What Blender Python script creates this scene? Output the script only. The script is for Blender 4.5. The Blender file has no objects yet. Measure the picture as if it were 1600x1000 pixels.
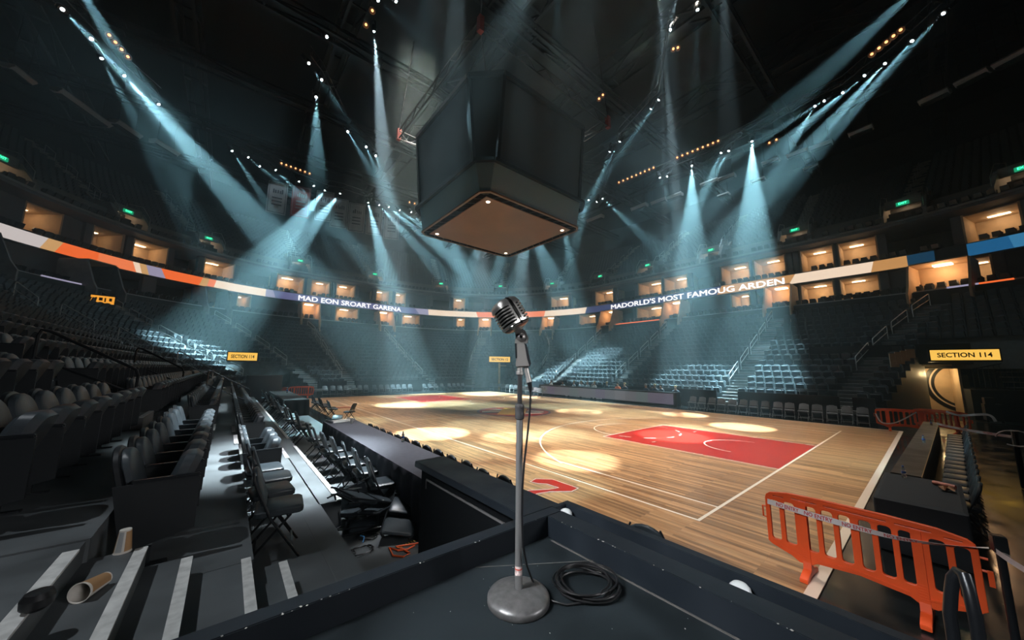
import bpy, bmesh, math, random
from math import sin, cos, pi, radians, sqrt, atan2, hypot
from mathutils import Vector, Matrix

C = bpy.context.scene.collection
SC = bpy.context.scene
random.seed(7)

# ---------------------------------------------------------------- camera
FPX = 535.39
CAM = Vector((-6.8956, -3.0070, 2.6844))
YAW, PITCH, ROLL = 0.883673, 0.141571, 0.010308
FW = Vector((cos(PITCH)*cos(YAW), cos(PITCH)*sin(YAW), sin(PITCH)))
_r = Vector((sin(YAW), -cos(YAW), 0)); _u = _r.cross(FW)
RT = cos(ROLL)*_r + sin(ROLL)*_u
UP = -sin(ROLL)*_r + cos(ROLL)*_u
cam_data = bpy.data.cameras.new('camera'); cam_data.sensor_width = 36.0
cam_data.lens = FPX/1600*36.0; cam_data.clip_start = 0.05; cam_data.clip_end = 400
cam = bpy.data.objects.new('camera', cam_data); C.objects.link(cam)
m = Matrix((RT, UP, -FW)).transposed().to_4x4(); m.translation = CAM
cam.matrix_world = m
SC.camera = cam

# ---------------------------------------------------------------- world, exposure, big lights
SC.view_settings.view_transform = 'Standard'; SC.view_settings.look = 'None'
SC.view_settings.gamma = 1.0; SC.view_settings.use_curve_mapping = False
SC.view_settings.exposure = 0.0
w = bpy.data.worlds.new('arena_air'); SC.world = w; w.use_nodes = True
w.node_tree.nodes['Background'].inputs[0].default_value = (0.25, 0.6, 0.7, 1)
w.node_tree.nodes['Background'].inputs[1].default_value = 0.0006
SC.cycles.use_denoising = True; SC.cycles.use_adaptive_sampling = True; SC.cycles.adaptive_threshold = 0.03
SC.cycles.max_bounces = 5; SC.cycles.diffuse_bounces = 2; SC.cycles.glossy_bounces = 3
SC.cycles.transmission_bounces = 4; SC.cycles.volume_bounces = 0
SC.cycles.transparent_max_bounces = 8
SC.cycles.sample_clamp_indirect = 3.0; SC.cycles.sample_clamp_direct = 0
SC.cycles.caustics_reflective = False; SC.cycles.caustics_refractive = False
HAZE = 0.0060
BEAMK, POOLK = 17.0, 72.0

def area(name, loc, target, size, power, col, sy=None, spread=None):
    l = bpy.data.lights.new(name, 'AREA'); l.energy = power; l.color = col; l.size = size
    if sy: l.shape = 'RECTANGLE'; l.size_y = sy
    if spread: l.spread = radians(spread)
    o = bpy.data.objects.new(name, l); C.objects.link(o); o.location = loc
    o.rotation_euler = (Vector(target)-Vector(loc)).to_track_quat('-Z', 'Y').to_euler()
    return o
def spot(name, loc, target, angle, power, col, blend=0.3, rad=0.12, parent=None):
    l = bpy.data.lights.new(name, 'SPOT'); l.energy = power; l.color = col
    l.spot_size = radians(angle); l.spot_blend = blend; l.shadow_soft_size = rad
    o = bpy.data.objects.new(name, l); C.objects.link(o); o.location = loc
    o.rotation_euler = (Vector(target)-Vector(loc)).to_track_quat('-Z', 'Y').to_euler()
    return o
# arena house lights: banks up in the roof washing the court and, weakly, the seating bowl
WARM = (1.0, 0.91, 0.80); COOL = (0.62, 0.86, 1.0)
for x, y in ((3.5, 5), (12, 5), (3.5, 14.5), (12, 14.5), (3.5, 24), (12, 24)):
    area('court_light', (x+(-1 if x < 8 else -.8), y if y < 20 else 20.3, 27.4), (x, y, 0), 3.0, 760, WARM, 3.0, 40)
area('house_light', (30, 12, 24), (29, 12, 4), 5, 800, COOL, 26, 110)
area('house_light', (7, 46, 24), (7, 45, 4), 26, 650, COOL, 5, 110)
area('house_light', (26, 38, 24), (26, 38, 4), 8, 350, COOL, 8, 110)
area('house_light', (-12, 30, 24), (-13, 30, 4), 8, 220, COOL, 14, 110)
# cool key lights over the near seating rows and the front platform
spot('aisle_key_light', (5.4, 9.0, 27.4), (-6.1, 4.6, 0.9), 8.5, 230000, (0.80, 0.94, 1.0), 0.9, 0.12)
spot('aisle_key_light', (1.0, 9.5, 27.4), (-6.3, 14.0, 0.9), 9, 60000, (0.80, 0.94, 1.0), 0.9, 0.2)
spot('table_key_light', (-1.0, 9.6, 27.4), (-4.5, 5.2, 0.9), 15, 42000, (0.86, 0.92, 1.0), 0.8, 0.3)
spot('platform_key_light', (-13.0, 0.5, 12.0), (-5.7, -1.6, 2.3), 13, 560, (0.85, 0.94, 1.0), 0.8, 0.4)
area('platform_fill_light', (-10.2, -1.2, 6.0), (-5.7, -1.6, 2.4), 2.2, 34, (0.95, 0.97, 1.0), 1.6, 30)  # soft fill added so the microphone metal has something to reflect
area('mic_reflection_fill', (-1.0, -11.6, 5.2), (-5.7, -1.6, 2.6), 4.0, 42, (0.97, 0.97, 1.0), 2.4, 50)  # unseen soft light added behind the camera, mirrored in the microphone spine
spot('corner_light', (-4.0, -9.0, 17.0), (0.3, -2.5, 0.5), 26, 800, (1.0, 0.92, 0.85), 0.8, 0.6)
spot('stairs_light', (-16.0, 3.0, 19.0), (-7.0, -0.2, 1.3), 12, 6500, (0.86, 0.94, 1.0), 0.8, 0.15)

# ---------------------------------------------------------------- sight lines -> places in the hall
def ray(x, y):
    return (FW*FPX + RT*(x-800) - UP*(y-500)).normalized()
def atz(x, y, z):
    d = ray(x, y); return CAM + d*((z-CAM.z)/d.z)
def atd(x, y, dist):
    d = ray(x, y); return CAM + d*(dist/hypot(d.x, d.y))
# plan of the bowl: a rounded rectangle, offset outwards by d
MU, MV, A0, B0, R0 = 7.62, 14.33, 12.6, 20.7, 7.0
def sd(u, v):
    qx = abs(u-MU)-(A0-R0); qy = abs(v-MV)-(B0-R0)
    return hypot(max(qx, 0), max(qy, 0))+min(max(qx, qy), 0)-R0
def atoff(x, y, d):
    r = ray(x, y); t = 5.0
    while t < 150:
        p = CAM+r*t
        if sd(p.x, p.y) > d: return p
        t += 0.05
    return p
def tau(p):
    u, v = p[0], p[1]
    if v < .63: return math.degrees(atan2(v-.63, u-13.22))/90 if u > MU else 5+(.63-v)/27.4
    if v <= 28.03: return (v-.63)/27.4 if u > MU else 4+(28.03-v)/27.4
    if u > 13.22: return 1+math.degrees(atan2(v-28.03, u-13.22))/90
    if u > 2.02: return 2+(13.22-u)/11.2
    return 3+math.degrees(atan2(2.02-u, v-28.03))/90
def pt(t, d):
    """plan point and outward normal angle at ring parameter t, offset d"""
    if t < 0: a = t*pi/2; return 13.22+(7+d)*cos(a), .63+(7+d)*sin(a), a
    if t <= 1: return 20.22+d, .63+27.4*t, 0.0
    if t <= 2: a = (t-1)*pi/2; return 13.22+(7+d)*cos(a), 28.03+(7+d)*sin(a), a
    if t <= 3: return 13.22-(t-2)*11.2, 35.03+d, pi/2
    if t <= 4: a = pi/2+(t-3)*pi/2; return 2.02+(7+d)*cos(a), 28.03+(7+d)*sin(a), a
    return -4.98-d, 28.03-27.4*(t-4), pi
def speed(t, d):
    if t < 0 or 1 < t <= 2 or 3 < t <= 4: return (7+d)*pi/2
    return 11.2 if 2 < t <= 3 else 27.4
def frange(a, b, n): return [a+(b-a)*i/n for i in range(n+1)]
def walk(t0, t1, d, step):
    """ring parameters spaced step metres apart between t0 and t1"""
    out = []; t = t0; n = 0; L = 0
    while t < t1:
        out.append(t); t += step/speed(t+1e-4, d)
    return out

_BR = [(-1.0, 0.0), (0.0, 1.0), (1.0, 2.0), (2.0, 3.0), (3.0, 4.0), (4.0, 5.0)]
def arcpos(t, d):
    s = 0
    for a, b in _BR:
        if t <= b: return s+(t-a)*speed((a+b)/2, d)
        s += (b-a)*speed((a+b)/2, d)
    return s+(t-5)*27.4
def tau_at(s, d):
    for a, b in _BR:
        L = (b-a)*speed((a+b)/2, d)
        if s <= L: return a+s/speed((a+b)/2, d)
        s -= L
    return 5+s/27.4
def tlerp(ta, tb, k, d): return tau_at(arcpos(ta, d)*(1-k)+arcpos(tb, d)*k, d)

# ---------------------------------------------------------------- materials
MATS = {}
def mat(name, col, rough=0.6, metal=0.0, emit=0.0, ecol=None, noise=0.0, nscale=8.0, bump=0.0, spec=0.5, coat=0.0, trans=0.0, rvar=0.0):
    if name in MATS: return MATS[name]
    M = bpy.data.materials.new(name); M.use_nodes = True
    nt = M.node_tree; b = nt.nodes['Principled BSDF']
    b.inputs['Base Color'].default_value = (*col, 1); b.inputs['Roughness'].default_value = rough
    b.inputs['Metallic'].default_value = metal; b.inputs['Specular IOR Level'].default_value = spec
    b.inputs['Coat Weight'].default_value = coat; b.inputs['Transmission Weight'].default_value = trans
    if emit: b.inputs['Emission Color'].default_value = (*(ecol or col), 1); b.inputs['Emission Strength'].default_value = emit
    if noise or bump or rvar:
        tc = nt.nodes.new('ShaderNodeTexCoord'); n = nt.nodes.new('ShaderNodeTexNoise')
        n.inputs['Scale'].default_value = nscale; n.inputs['Detail'].default_value = 5
        nt.links.new(tc.outputs['Object'], n.inputs['Vector'])
        if noise:
            r = nt.nodes.new('ShaderNodeMapRange'); r.inputs[3].default_value = 1-noise; r.inputs[4].default_value = 1+noise
            r.inputs[1].default_value = .3; r.inputs[2].default_value = .7
            nt.links.new(n.outputs[0], r.inputs[0])
            v = nt.nodes.new('ShaderNodeVectorMath'); v.operation = 'SCALE'; v.inputs[0].default_value = col
            nt.links.new(r.outputs[0], v.inputs['Scale']); nt.links.new(v.outputs[0], b.inputs['Base Color'])
        if rvar:
            r = nt.nodes.new('ShaderNodeMapRange'); r.inputs[3].default_value = max(.05, rough-rvar); r.inputs[4].default_value = min(1, rough+rvar)
            r.inputs[1].default_value = .3; r.inputs[2].default_value = .7
            nt.links.new(n.outputs[0], r.inputs[0]); nt.links.new(r.outputs[0], b.inputs['Roughness'])
        if bump:
            bp = nt.nodes.new('ShaderNodeBump'); bp.inputs['Strength'].default_value = bump; bp.inputs['Distance'].default_value = .02
            nt.links.new(n.outputs[0], bp.inputs['Height']); nt.links.new(bp.outputs[0], b.inputs['Normal'])
    MATS[name] = M; return M
def emis(name, col, s):
    return mat(name, (0.02, 0.02, 0.02), 0.5, emit=s, ecol=col)

BLACK = mat('black_painted_wood', (.010, .014, .019), .45, noise=.12, nscale=3, bump=.05, rvar=.08, spec=.35)
DECK = mat('dark_rubber_deck', (.085, .095, .10), .6, noise=.35, nscale=2.2, bump=.1, rvar=.12)
STAGE = mat('scuffed_black_stage_floor', (.011, .016, .019), .65, spec=.25, noise=.55, nscale=3.5, bump=.12, rvar=.18)
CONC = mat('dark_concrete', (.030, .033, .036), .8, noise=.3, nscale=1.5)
CONCL = mat('grey_concrete', (.16, .155, .15), .8, noise=.25, nscale=2)
NOSE = mat('worn_white_nosing', (.62, .62, .60), .6, noise=.2, nscale=14)
VINYL = mat('charcoal_vinyl', (.040, .050, .058), .38, bump=.08, nscale=40)
FABRIC = mat('slate_seat_fabric', (.060, .070, .080), .55, noise=.12, nscale=20)
FABRICF = mat('grey_seat_plastic', (.078, .09, .10), .75, spec=.2)
PLASTIC = mat('black_plastic', (.012, .014, .016), .4)
STEEL = mat('black_steel_tube', (.015, .017, .02), .3, metal=.3)
RAILM = mat('brushed_rail_steel', (.45, .46, .46), .35, metal=.9)
CHROME = mat('chrome', (.72, .70, .67), .16, metal=1.0, rvar=.06, nscale=20)
SATIN = mat('satin_nickel', (.45, .43, .41), .38, metal=.7)
CAST = mat('cast_iron_grey', (.17, .17, .17), .38, metal=.55, noise=.25, nscale=25, bump=.12)
RUBBER = mat('black_rubber', (.010, .010, .011), .38)
ORANGE = mat('orange_barrier_plastic', (.80, .095, .018), .42, noise=.08, nscale=5)
CLOTH = mat('charcoal_table_cloth', (.050, .050, .062), .85, noise=.12, nscale=12)
CLOTHB = mat('black_table_cloth', (.018, .020, .022), .85)
TAN = mat('tan_plaster', (.50, .33, .19), .7, noise=.12, nscale=2)
TANL = mat('cream_suite_wall', (.62, .46, .30), .7, noise=.1, nscale=2)
GREYW = mat('grey_fascia', (.115, .11, .115), .7, noise=.15, nscale=.8)
DARKW = mat('dark_wall', (.014, .018, .021), .8)
TRUSSM = mat('painted_truss_steel', (.032, .036, .038), .5, metal=.2)
BOXM = mat('grey_acoustic_box', (.46, .42, .40), .8, noise=.1, nscale=1)
WHITE = mat('white_plastic', (.75, .75, .75), .5)
PAPER = mat('paper_cup_white', (.62, .58, .52), .7)
LINE = mat('white_court_paint', (.80, .74, .65), .35, spec=.5)
RED = mat('red_court_paint', (.36, .013, .007), .32)
NAVY = mat('navy_court_paint', (.03, .04, .12), .3)
GOLD = mat('gold_court_paint', (.85, .45, .07), .3)
CREAM = mat('cream_court_paint', (.75, .62, .5), .3)

# ---------------------------------------------------------------- mesh helpers
class MB:
    def __init__(s): s.v = []; s.f = []; s.mi = []; s.cur = 0
    def add(s, vs, fs):
        o = len(s.v); s.v += [tuple(p) for p in vs]
        for f in fs: s.f.append(tuple(i+o for i in f)); s.mi.append(s.cur)
        return s
    def quad(s, a, b, c, d): return s.add([a, b, c, d], [(0, 1, 2, 3)])
    def box(s, c, sz, rz=0, M=None):
        hx, hy, hz = sz[0]/2, sz[1]/2, sz[2]/2
        vs = [Vector((x*hx, y*hy, z*hz)) for z in (-1, 1) for y in (-1, 1) for x in (-1, 1)]
        R = Matrix.Rotation(rz, 3, 'Z') if M is None else M
        vs = [R @ p + Vector(c) for p in vs]
        return s.add(vs, [(0, 2, 3, 1), (4, 5, 7, 6), (0, 1, 5, 4), (2, 6, 7, 3), (0, 4, 6, 2), (1, 3, 7, 5)])
    def bb(s, x0, x1, y0, y1, z0, z1): return s.box(((x0+x1)/2, (y0+y1)/2, (z0+z1)/2), (abs(x1-x0), abs(y1-y0), abs(z1-z0)))
    def bar(s, p, q, w, h=None, upv=(0, 0, 1)):
        p, q = Vector(p), Vector(q); h = h or w; d = (q-p); L = d.length; d.normalize()
        u = Vector(upv)
        if abs(d.dot(u)) > .99: u = Vector((1, 0, 0))
        x = d.cross(u).normalized(); z = x.cross(d)
        M = Matrix((x, d, z)).transposed()
        return s.box((p+q)/2, (w, L, h), M=M)
    def tube(s, pts, r, n=8, close=False, cap=True, rs=None):
        pts = [Vector(p) for p in pts]; k = len(pts); o = len(s.v); nrm = None
        for i, p in enumerate(pts):
            a = pts[(i-1) % k] if (close or i > 0) else p; b = pts[(i+1) % k] if (close or i < k-1) else p
            d = (b-a).normalized()
            if nrm is None:
                nrm = d.cross(Vector((0, 0, 1)))
                if nrm.length < .1: nrm = d.cross(Vector((1, 0, 0)))
            nrm = (nrm - d*nrm.dot(d)).normalized(); bn = d.cross(nrm)
            rr = rs[i] if rs else r
            for j in range(n):
                t = 2*pi*j/n; s.v.append(tuple(p+(nrm*cos(t)+bn*sin(t))*rr))
        for i in range(k if close else k-1):
            for j in range(n):
                a = o+i*n+j; b = o+i*n+(j+1) % n; c = o+((i+1) % k)*n+(j+1) % n; d = o+((i+1) % k)*n+j
                s.f.append((a, b, c, d)); s.mi.append(s.cur)
        if cap and not close:
            s.f.append(tuple(o+j for j in reversed(range(n)))); s.mi.append(s.cur)
            s.f.append(tuple(o+(k-1)*n+j for j in range(n))); s.mi.append(s.cur)
        return s
    def lathe(s, prof, c=(0, 0, 0), n=24, M=None):
        """prof: (r, z) from bottom to top"""
        o = len(s.v); k = len(prof)
        for r, z in prof:
            for j in range(n):
                t = 2*pi*j/n; p = Vector((r*cos(t), r*sin(t), z))
                if M is not None: p = M @ p
                s.v.append(tuple(p+Vector(c)))
        for i in range(k-1):
            for j in range(n):
                s.f.append((o+i*n+j, o+i*n+(j+1) % n, o+(i+1)*n+(j+1) % n, o+(i+1)*n+j)); s.mi.append(s.cur)
        s.f.append(tuple(o+j for j in reversed(range(n)))); s.mi.append(s.cur)
        s.f.append(tuple(o+(k-1)*n+j for j in range(n))); s.mi.append(s.cur)
        return s
    def prism(s, poly, axis, a, b):
        """extrude a 2D polygon along axis ('x','y','z') from a to b"""
        def P(p, h): return (h, p[0], p[1]) if axis == 'x' else (p[0], h, p[1]) if axis == 'y' else (p[0], p[1], h)
        n = len(poly)
        return s.add([P(p, a) for p in poly]+[P(p, b) for p in poly],
                     [tuple(reversed(range(n))), tuple(range(n, 2*n))]+[(i, (i+1) % n, n+(i+1) % n, n+i) for i in range(n)])
    def ring(s, t0, t1, d0, d1, z0, z1, step=.6):
        """solid strip of the bowl between two offsets and heights"""
        return s.section(t0, t1, [(d0, z0), (d1, z0), (d1, z1), (d0, z1)], step)
    def section(s, t0, t1, prof, step=.6, clip=None):
        dm = max(p[0] for p in prof); ts = walk(t0, t1, dm, step)+[t1]
        for br in (0, 1, 2, 3, 4):
            if t0 < br < t1: ts.append(br)
        ts = sorted(set(ts)); o = len(s.v); n = len(prof)
        for t in ts:
            for d, z in prof:
                u, v, a = pt(t, d); s.v.append((u, v, z))
        for i in range(len(ts)-1):
            for j in range(n):
                s.f.append((o+i*n+j, o+i*n+(j+1) % n, o+(i+1)*n+(j+1) % n, o+(i+1)*n+j)); s.mi.append(s.cur)
        s.f.append(tuple(o+j for j in range(n))); s.mi.append(s.cur)
        s.f.append(tuple(o+(len(ts)-1)*n+j for j in reversed(range(n)))); s.mi.append(s.cur)
        return s
    def mesh(s, name, ms, smooth=False, bevel=0):
        me = bpy.data.meshes.new(name); me.from_pydata(s.v, [], s.f)
        ms = ms if isinstance(ms, (list, tuple)) else [ms]
        for x in ms: me.materials.append(x)
        me.polygons.foreach_set('material_index', s.mi)
        bm = bmesh.new(); bm.from_mesh(me); bmesh.ops.recalc_face_normals(bm, faces=bm.faces)
        if bevel: bmesh.ops.bevel(bm, geom=list(bm.edges), offset=bevel, segments=2, affect='EDGES', clamp_overlap=True)
        bm.to_mesh(me); bm.free()
        if smooth:
            me.polygons.foreach_set('use_smooth', [True]*len(me.polygons))
            try: me.set_sharp_from_angle(angle=radians(40))
            except Exception: pass
        return me
    def build(s, name, ms, parent=None, smooth=False, bevel=0):
        o = bpy.data.objects.new(name, s.mesh(name, ms, smooth, bevel)); C.objects.link(o)
        if parent: o.parent = parent
        return o
def tag(o, label=None, cat=None, group=None, kind=None):
    if label: o['label'] = label
    if cat: o['category'] = cat
    if group: o['group'] = group
    if kind: o['kind'] = kind
    return o
def empty(name, loc, rz=0, label=None, cat=None, group=None):
    o = bpy.data.objects.new(name, None); C.objects.link(o); o.location = loc; o.rotation_euler = (0, 0, rz)
    o.empty_display_size = .1
    return tag(o, label, cat, group)
def struct(name, mb, ms, label=None, **k):
    o = mb.build(name, ms, **k); o['kind'] = 'structure'
    if label: o['label'] = label
    return o
KIDS = {}
def dup(root, loc, rz, label=None, group=None, scale=None, rot=None):
    """copy of a thing with copies of its parts and sub-parts"""
    if root.name not in KIDS: KIDS[root.name] = [(c, [g for g in c.children]) for c in list(root.children)]
    r = root.copy(); C.objects.link(r); r.location = loc; r.rotation_euler = rot or (0, 0, rz)
    if scale: r.scale = scale
    if label: r['label'] = label
    if group: r['group'] = group
    for ch, gs in KIDS[root.name]:
        c = ch.copy(); C.objects.link(c); c.parent = r
        for g in gs:
            d = g.copy(); C.objects.link(d); d.parent = c
    return r
class Proto:
    """first placement moves the built thing itself, later ones copy it"""
    def __init__(s, root): s.root = root; s.used = False
    def put(s, loc, rz, label=None, group=None, scale=None, rot=None):
        if not s.used:
            s.used = True; r = s.root; r.location = loc; r.rotation_euler = rot or (0, 0, rz)
            if scale: r.scale = scale
            if label: r['label'] = label
            if group: r['group'] = group
            bpy.context.view_layer.update()
            KIDS[r.name] = [(c, [g for g in c.children]) for c in list(r.children)]
            return r
        return dup(s.root, loc, rz, label, group, scale, rot)
def text_mesh(s, size, bold=.0, extrude=.0):
    """flat lettering as vertex and face lists, centred at the origin, in x-y"""
    cu = bpy.data.curves.new('lettering', 'FONT'); cu.body = s; cu.size = size; cu.align_x = 'CENTER'; cu.align_y = 'CENTER'
    cu.offset = bold; cu.extrude = extrude; cu.resolution_u = 3
    o = bpy.data.objects.new('lettering', cu); C.objects.link(o)
    dg = bpy.context.evaluated_depsgraph_get(); me = bpy.data.meshes.new_from_object(o.evaluated_get(dg))
    vs = [tuple(v.co) for v in me.vertices]; fs = [tuple(p.vertices) for p in me.polygons]
    bpy.data.objects.remove(o); bpy.data.curves.remove(cu); bpy.data.meshes.remove(me)
    return vs, fs
def curve_plate(outer, holes, ext, bev=0.0):
    """2D outline with holes -> extruded plate vertex/face lists in x-y, thickness 2*ext"""
    cu = bpy.data.curves.new('plate', 'CURVE'); cu.dimensions = '2D'; cu.fill_mode = 'BOTH'; cu.extrude = ext; cu.bevel_depth = bev; cu.bevel_resolution = 1
    for poly in [outer]+holes:
        sp = cu.splines.new('POLY'); sp.points.add(len(poly)-1); sp.use_cyclic_u = True
        for i, p in enumerate(poly): sp.points[i].co = (p[0], p[1], 0, 1)
    o = bpy.data.objects.new('plate', cu); C.objects.link(o)
    dg = bpy.context.evaluated_depsgraph_get(); me = bpy.data.meshes.new_from_object(o.evaluated_get(dg))
    vs = [tuple(v.co) for v in me.vertices]; fs = [tuple(p.vertices) for p in me.polygons]
    bpy.data.objects.remove(o); bpy.data.curves.remove(cu); bpy.data.meshes.remove(me)
    return vs, fs
def rrect(x0, x1, y0, y1, r, n=4):
    r = min(r, abs(x1-x0)/2-1e-4, abs(y1-y0)/2-1e-4)
    out = []
    for cx, cy, a0 in ((x1-r, y1-r, 0), (x0+r, y1-r, pi/2), (x0+r, y0+r, pi), (x1-r, y0+r, 3*pi/2)):
        for i in range(n+1): a = a0+pi/2*i/n; out.append((cx+r*cos(a), cy+r*sin(a)))
    return out

# ================================================================ FLOORS AND COURT
def wood_material():
    M = bpy.data.materials.new('varnished_maple_planks'); M.use_nodes = True; nt = M.node_tree; b = nt.nodes['Principled BSDF']
    N = nt.nodes.new; L = nt.links.new
    tc = N('ShaderNodeTexCoord'); mp = N('ShaderNodeMapping'); mp.inputs['Rotation'].default_value = (0, 0, pi/2)
    L(tc.outputs['Object'], mp.inputs['Vector'])
    br = N('ShaderNodeTexBrick'); br.inputs['Scale'].default_value = 1; br.inputs['Brick Width'].default_value = 1.9
    br.inputs['Row Height'].default_value = .075; br.inputs['Mortar Size'].default_value = .0012; br.inputs['Bias'].default_value = -.1
    br.inputs['Color1'].default_value = (.40, .38, .36, 1); br.inputs['Color2'].default_value = (1, 1, 1, 1); br.inputs['Mortar'].default_value = (.25, .2, .15, 1)
    br.offset = .37; L(mp.outputs[0], br.inputs['Vector'])
    m2 = N('ShaderNodeMapping'); m2.inputs['Scale'].default_value = (9, .55, 1); L(tc.outputs['Object'], m2.inputs['Vector'])
    n1 = N('ShaderNodeTexNoise'); n1.inputs['Scale'].default_value = 1.6; n1.inputs['Detail'].default_value = 6; n1.inputs['Roughness'].default_value = .65; L(m2.outputs[0], n1.inputs['Vector'])
    cr = N('ShaderNodeValToRGB'); cr.color_ramp.elements[0].position = .30; cr.color_ramp.elements[0].color = (.26, .105, .035, 1)
    cr.color_ramp.elements[1].position = .62; cr.color_ramp.elements[1].color = (.66, .40, .20, 1)
    e = cr.color_ramp.elements.new(.45); e.color = (.54, .29, .13, 1); L(n1.outputs[0], cr.inputs[0])
    mx = N('ShaderNodeMix'); mx.data_type = 'RGBA'; mx.blend_type = 'MULTIPLY'; mx.inputs[0].default_value = 1.0
    L(cr.outputs[0], mx.inputs[6]); L(br.outputs[0], mx.inputs[7]); L(mx.outputs[2], b.inputs['Base Color'])
    n2 = N('ShaderNodeTexNoise'); n2.inputs['Scale'].default_value = .6; L(tc.outputs['Object'], n2.inputs['Vector'])
    r = N('ShaderNodeMapRange'); r.inputs[3].default_value = .24; r.inputs[4].default_value = .38; L(n2.outputs[0], r.inputs[0]); L(r.outputs[0], b.inputs['Roughness'])
    b.inputs['Coat Weight'].default_value = .12; b.inputs['Coat Roughness'].default_value = .15
    return M
WOOD = wood_material()
GLOSSY = mat('glossy_black_sport_floor', (.010, .012, .013), .18, rvar=.08, nscale=1.5, noise=.3)
f = MB(); f.bb(-60, 75, -50, 90, -.4, -.06); struct('floor', f, CONC)
f = MB(); f.bb(-4.75, 26, -14, 34.9, -.05, -.02); struct('floor_apron', f, GLOSSY)
CX0, CX1, CY0, CY1 = -2.35, 17.6, -1.85, 31.3
f = MB(); f.bb(CX0, CX1, CY0, CY1, -.03, 0.0); court = struct('floor_court', f, WOOD)
def flat(poly, z): return [(p[0], p[1], z) for p in poly]
def arc(cx, cy, r, a0, a1, w, z, mb, n=40):
    for i in range(n):
        a, b = radians(a0+(a1-a0)*i/n), radians(a0+(a1-a0)*(i+1)/n)
        mb.quad((cx+(r-w/2)*cos(a), cy+(r-w/2)*sin(a), z), (cx+(r+w/2)*cos(a), cy+(r+w/2)*sin(a), z),
                (cx+(r+w/2)*cos(b), cy+(r+w/2)*sin(b), z), (cx+(r-w/2)*cos(b), cy+(r-w/2)*sin(b), z))
CW, CL = 15.24, 28.65; W = .06
def rect(mb, x0, x1, y0, y1, z): mb.quad((x0, y0, z), (x1, y0, z), (x1, y1, z), (x0, y1, z))
ln = MB(); z = .004
rect(ln, -W, CW+W, -W, 0, z); rect(ln, -W, CW+W, CL, CL+W, z); rect(ln, -W, 0, 0, CL, z); rect(ln, CW, CW+W, 0, CL, z)
rect(ln, 0, CW, CL/2-.025, CL/2+.025, z)
for e, sg in ((0, 1), (CL, -1)):
    Y = lambda v: e+sg*v
    by = Y(1.575); th = math.degrees(math.acos(6.7/7.24))
    for x in (.91, CW-.91): rect(ln, x-.025, x+.025, *sorted((Y(0), Y(4.3))), z)
    a0, a1 = (th-2, 182-th) if sg > 0 else (180+th-2, 362-th)
    arc(7.62, by, 7.24, a0, a1, .05, z, ln, 60)
    arc(7.62, Y(5.79), 1.83, *((0, 180) if sg > 0 else (180, 360)), .05, z, ln)
    for k in range(6):
        s = (180 if sg > 0 else 0)+10+k*30; arc(7.62, Y(5.79), 1.83, s, s+15, .05, .008, ln, 5)
    arc(7.62, by, 1.22, *((0, 180) if sg > 0 else (180, 360)), .05, .008, ln)
    for x in (5.18, 10.06): rect(ln, x-.025, x+.025, *sorted((Y(0), Y(5.79))), .006)
    rect(ln, 5.18, 10.06, *sorted((Y(5.765), Y(5.815))), .006)
    rect(ln, 5.7, 5.95, *sorted((Y(3.95), Y(4.0))), .008); rect(ln, 9.3, 9.55, *sorted((Y(3.95), Y(4.0))), .008)
for x, y in ((-1.55, -1.2), ): rect(ln, x, x+.3, y, y+.06, z)
ln.build('court_lines', LINE, court)
for nm, yy in (('key_paint', (0, 5.79)), ('key_paint', (CL-5.79, CL))):
    k = MB(); rect(k, 5.18, 10.06, *yy, .003); k.build(nm, RED, court)['label'] = 'red painted free throw lane'
k = MB(); rect(k, CX0, CX1, CY0, CY0+.13, .003); rect(k, CX1-.13, CX1, CY0, CY1, .003); k.build('edge_border', CREAM, court)
# centre emblem: oval ring of navy round red, white and gold shapes
lg = MB(); X, Y = 7.45, 14.2
def disc(mb, r, z, n=48): mb.add([(X+r*cos(2*pi*i/n), Y+r*sin(2*pi*i/n), z) for i in range(n)], [tuple(range(n))])
lg.cur = 0; disc(lg, 2.35, .006); lg.cur = 1; disc(lg, 2.2, .009); lg.cur = 2
def loc(p):
    a, b = p; return (X+.70*a+.71*b, Y-.71*a+.70*b)      # a runs across the view, b away
for q in ([(-1.9, -.9), (-.8, -.5), (-.8, .0), (-2.0, -.2)], [(-1.8, .2), (-.8, .3), (-.9, 1.2), (-1.3, 1.1)], [(.8, -1.2), (1.9, -.8), (1.7, -.3), (.8, -.6)], [(.8, .2), (1.9, -.1), (1.9, .3), (.9, .7)]):
    lg.add([(*loc(p), .012) for p in q], [tuple(range(len(q)))])
lg.cur = 0
for q in ([(-1.6, -1.3), (-.7, -.9), (-.8, -.6), (-1.9, -.95)], [(.8, -.5), (2.0, -.25), (1.9, -.1), (.8, .1)], [(-1.0, .0), (.9, -.1), (.9, .08), (-1.0, .2)], [(.9, .8), (1.5, .8), (1.3, 1.2), (.9, 1.4)]):
    lg.add([(*loc(p), .013) for p in q], [tuple(range(len(q)))])
lg.cur = 3; q = [(-.85, -1.7), (.75, -1.75), (.75, 1.8), (-.85, 1.75)]; lg.add([(*loc(p), .015) for p in q], [tuple(range(4))])
lg.build('center_logo', [NAVY, RED, CREAM, GOLD], court)['label'] = 'round navy, red and gold emblem painted at midcourt'
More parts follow.
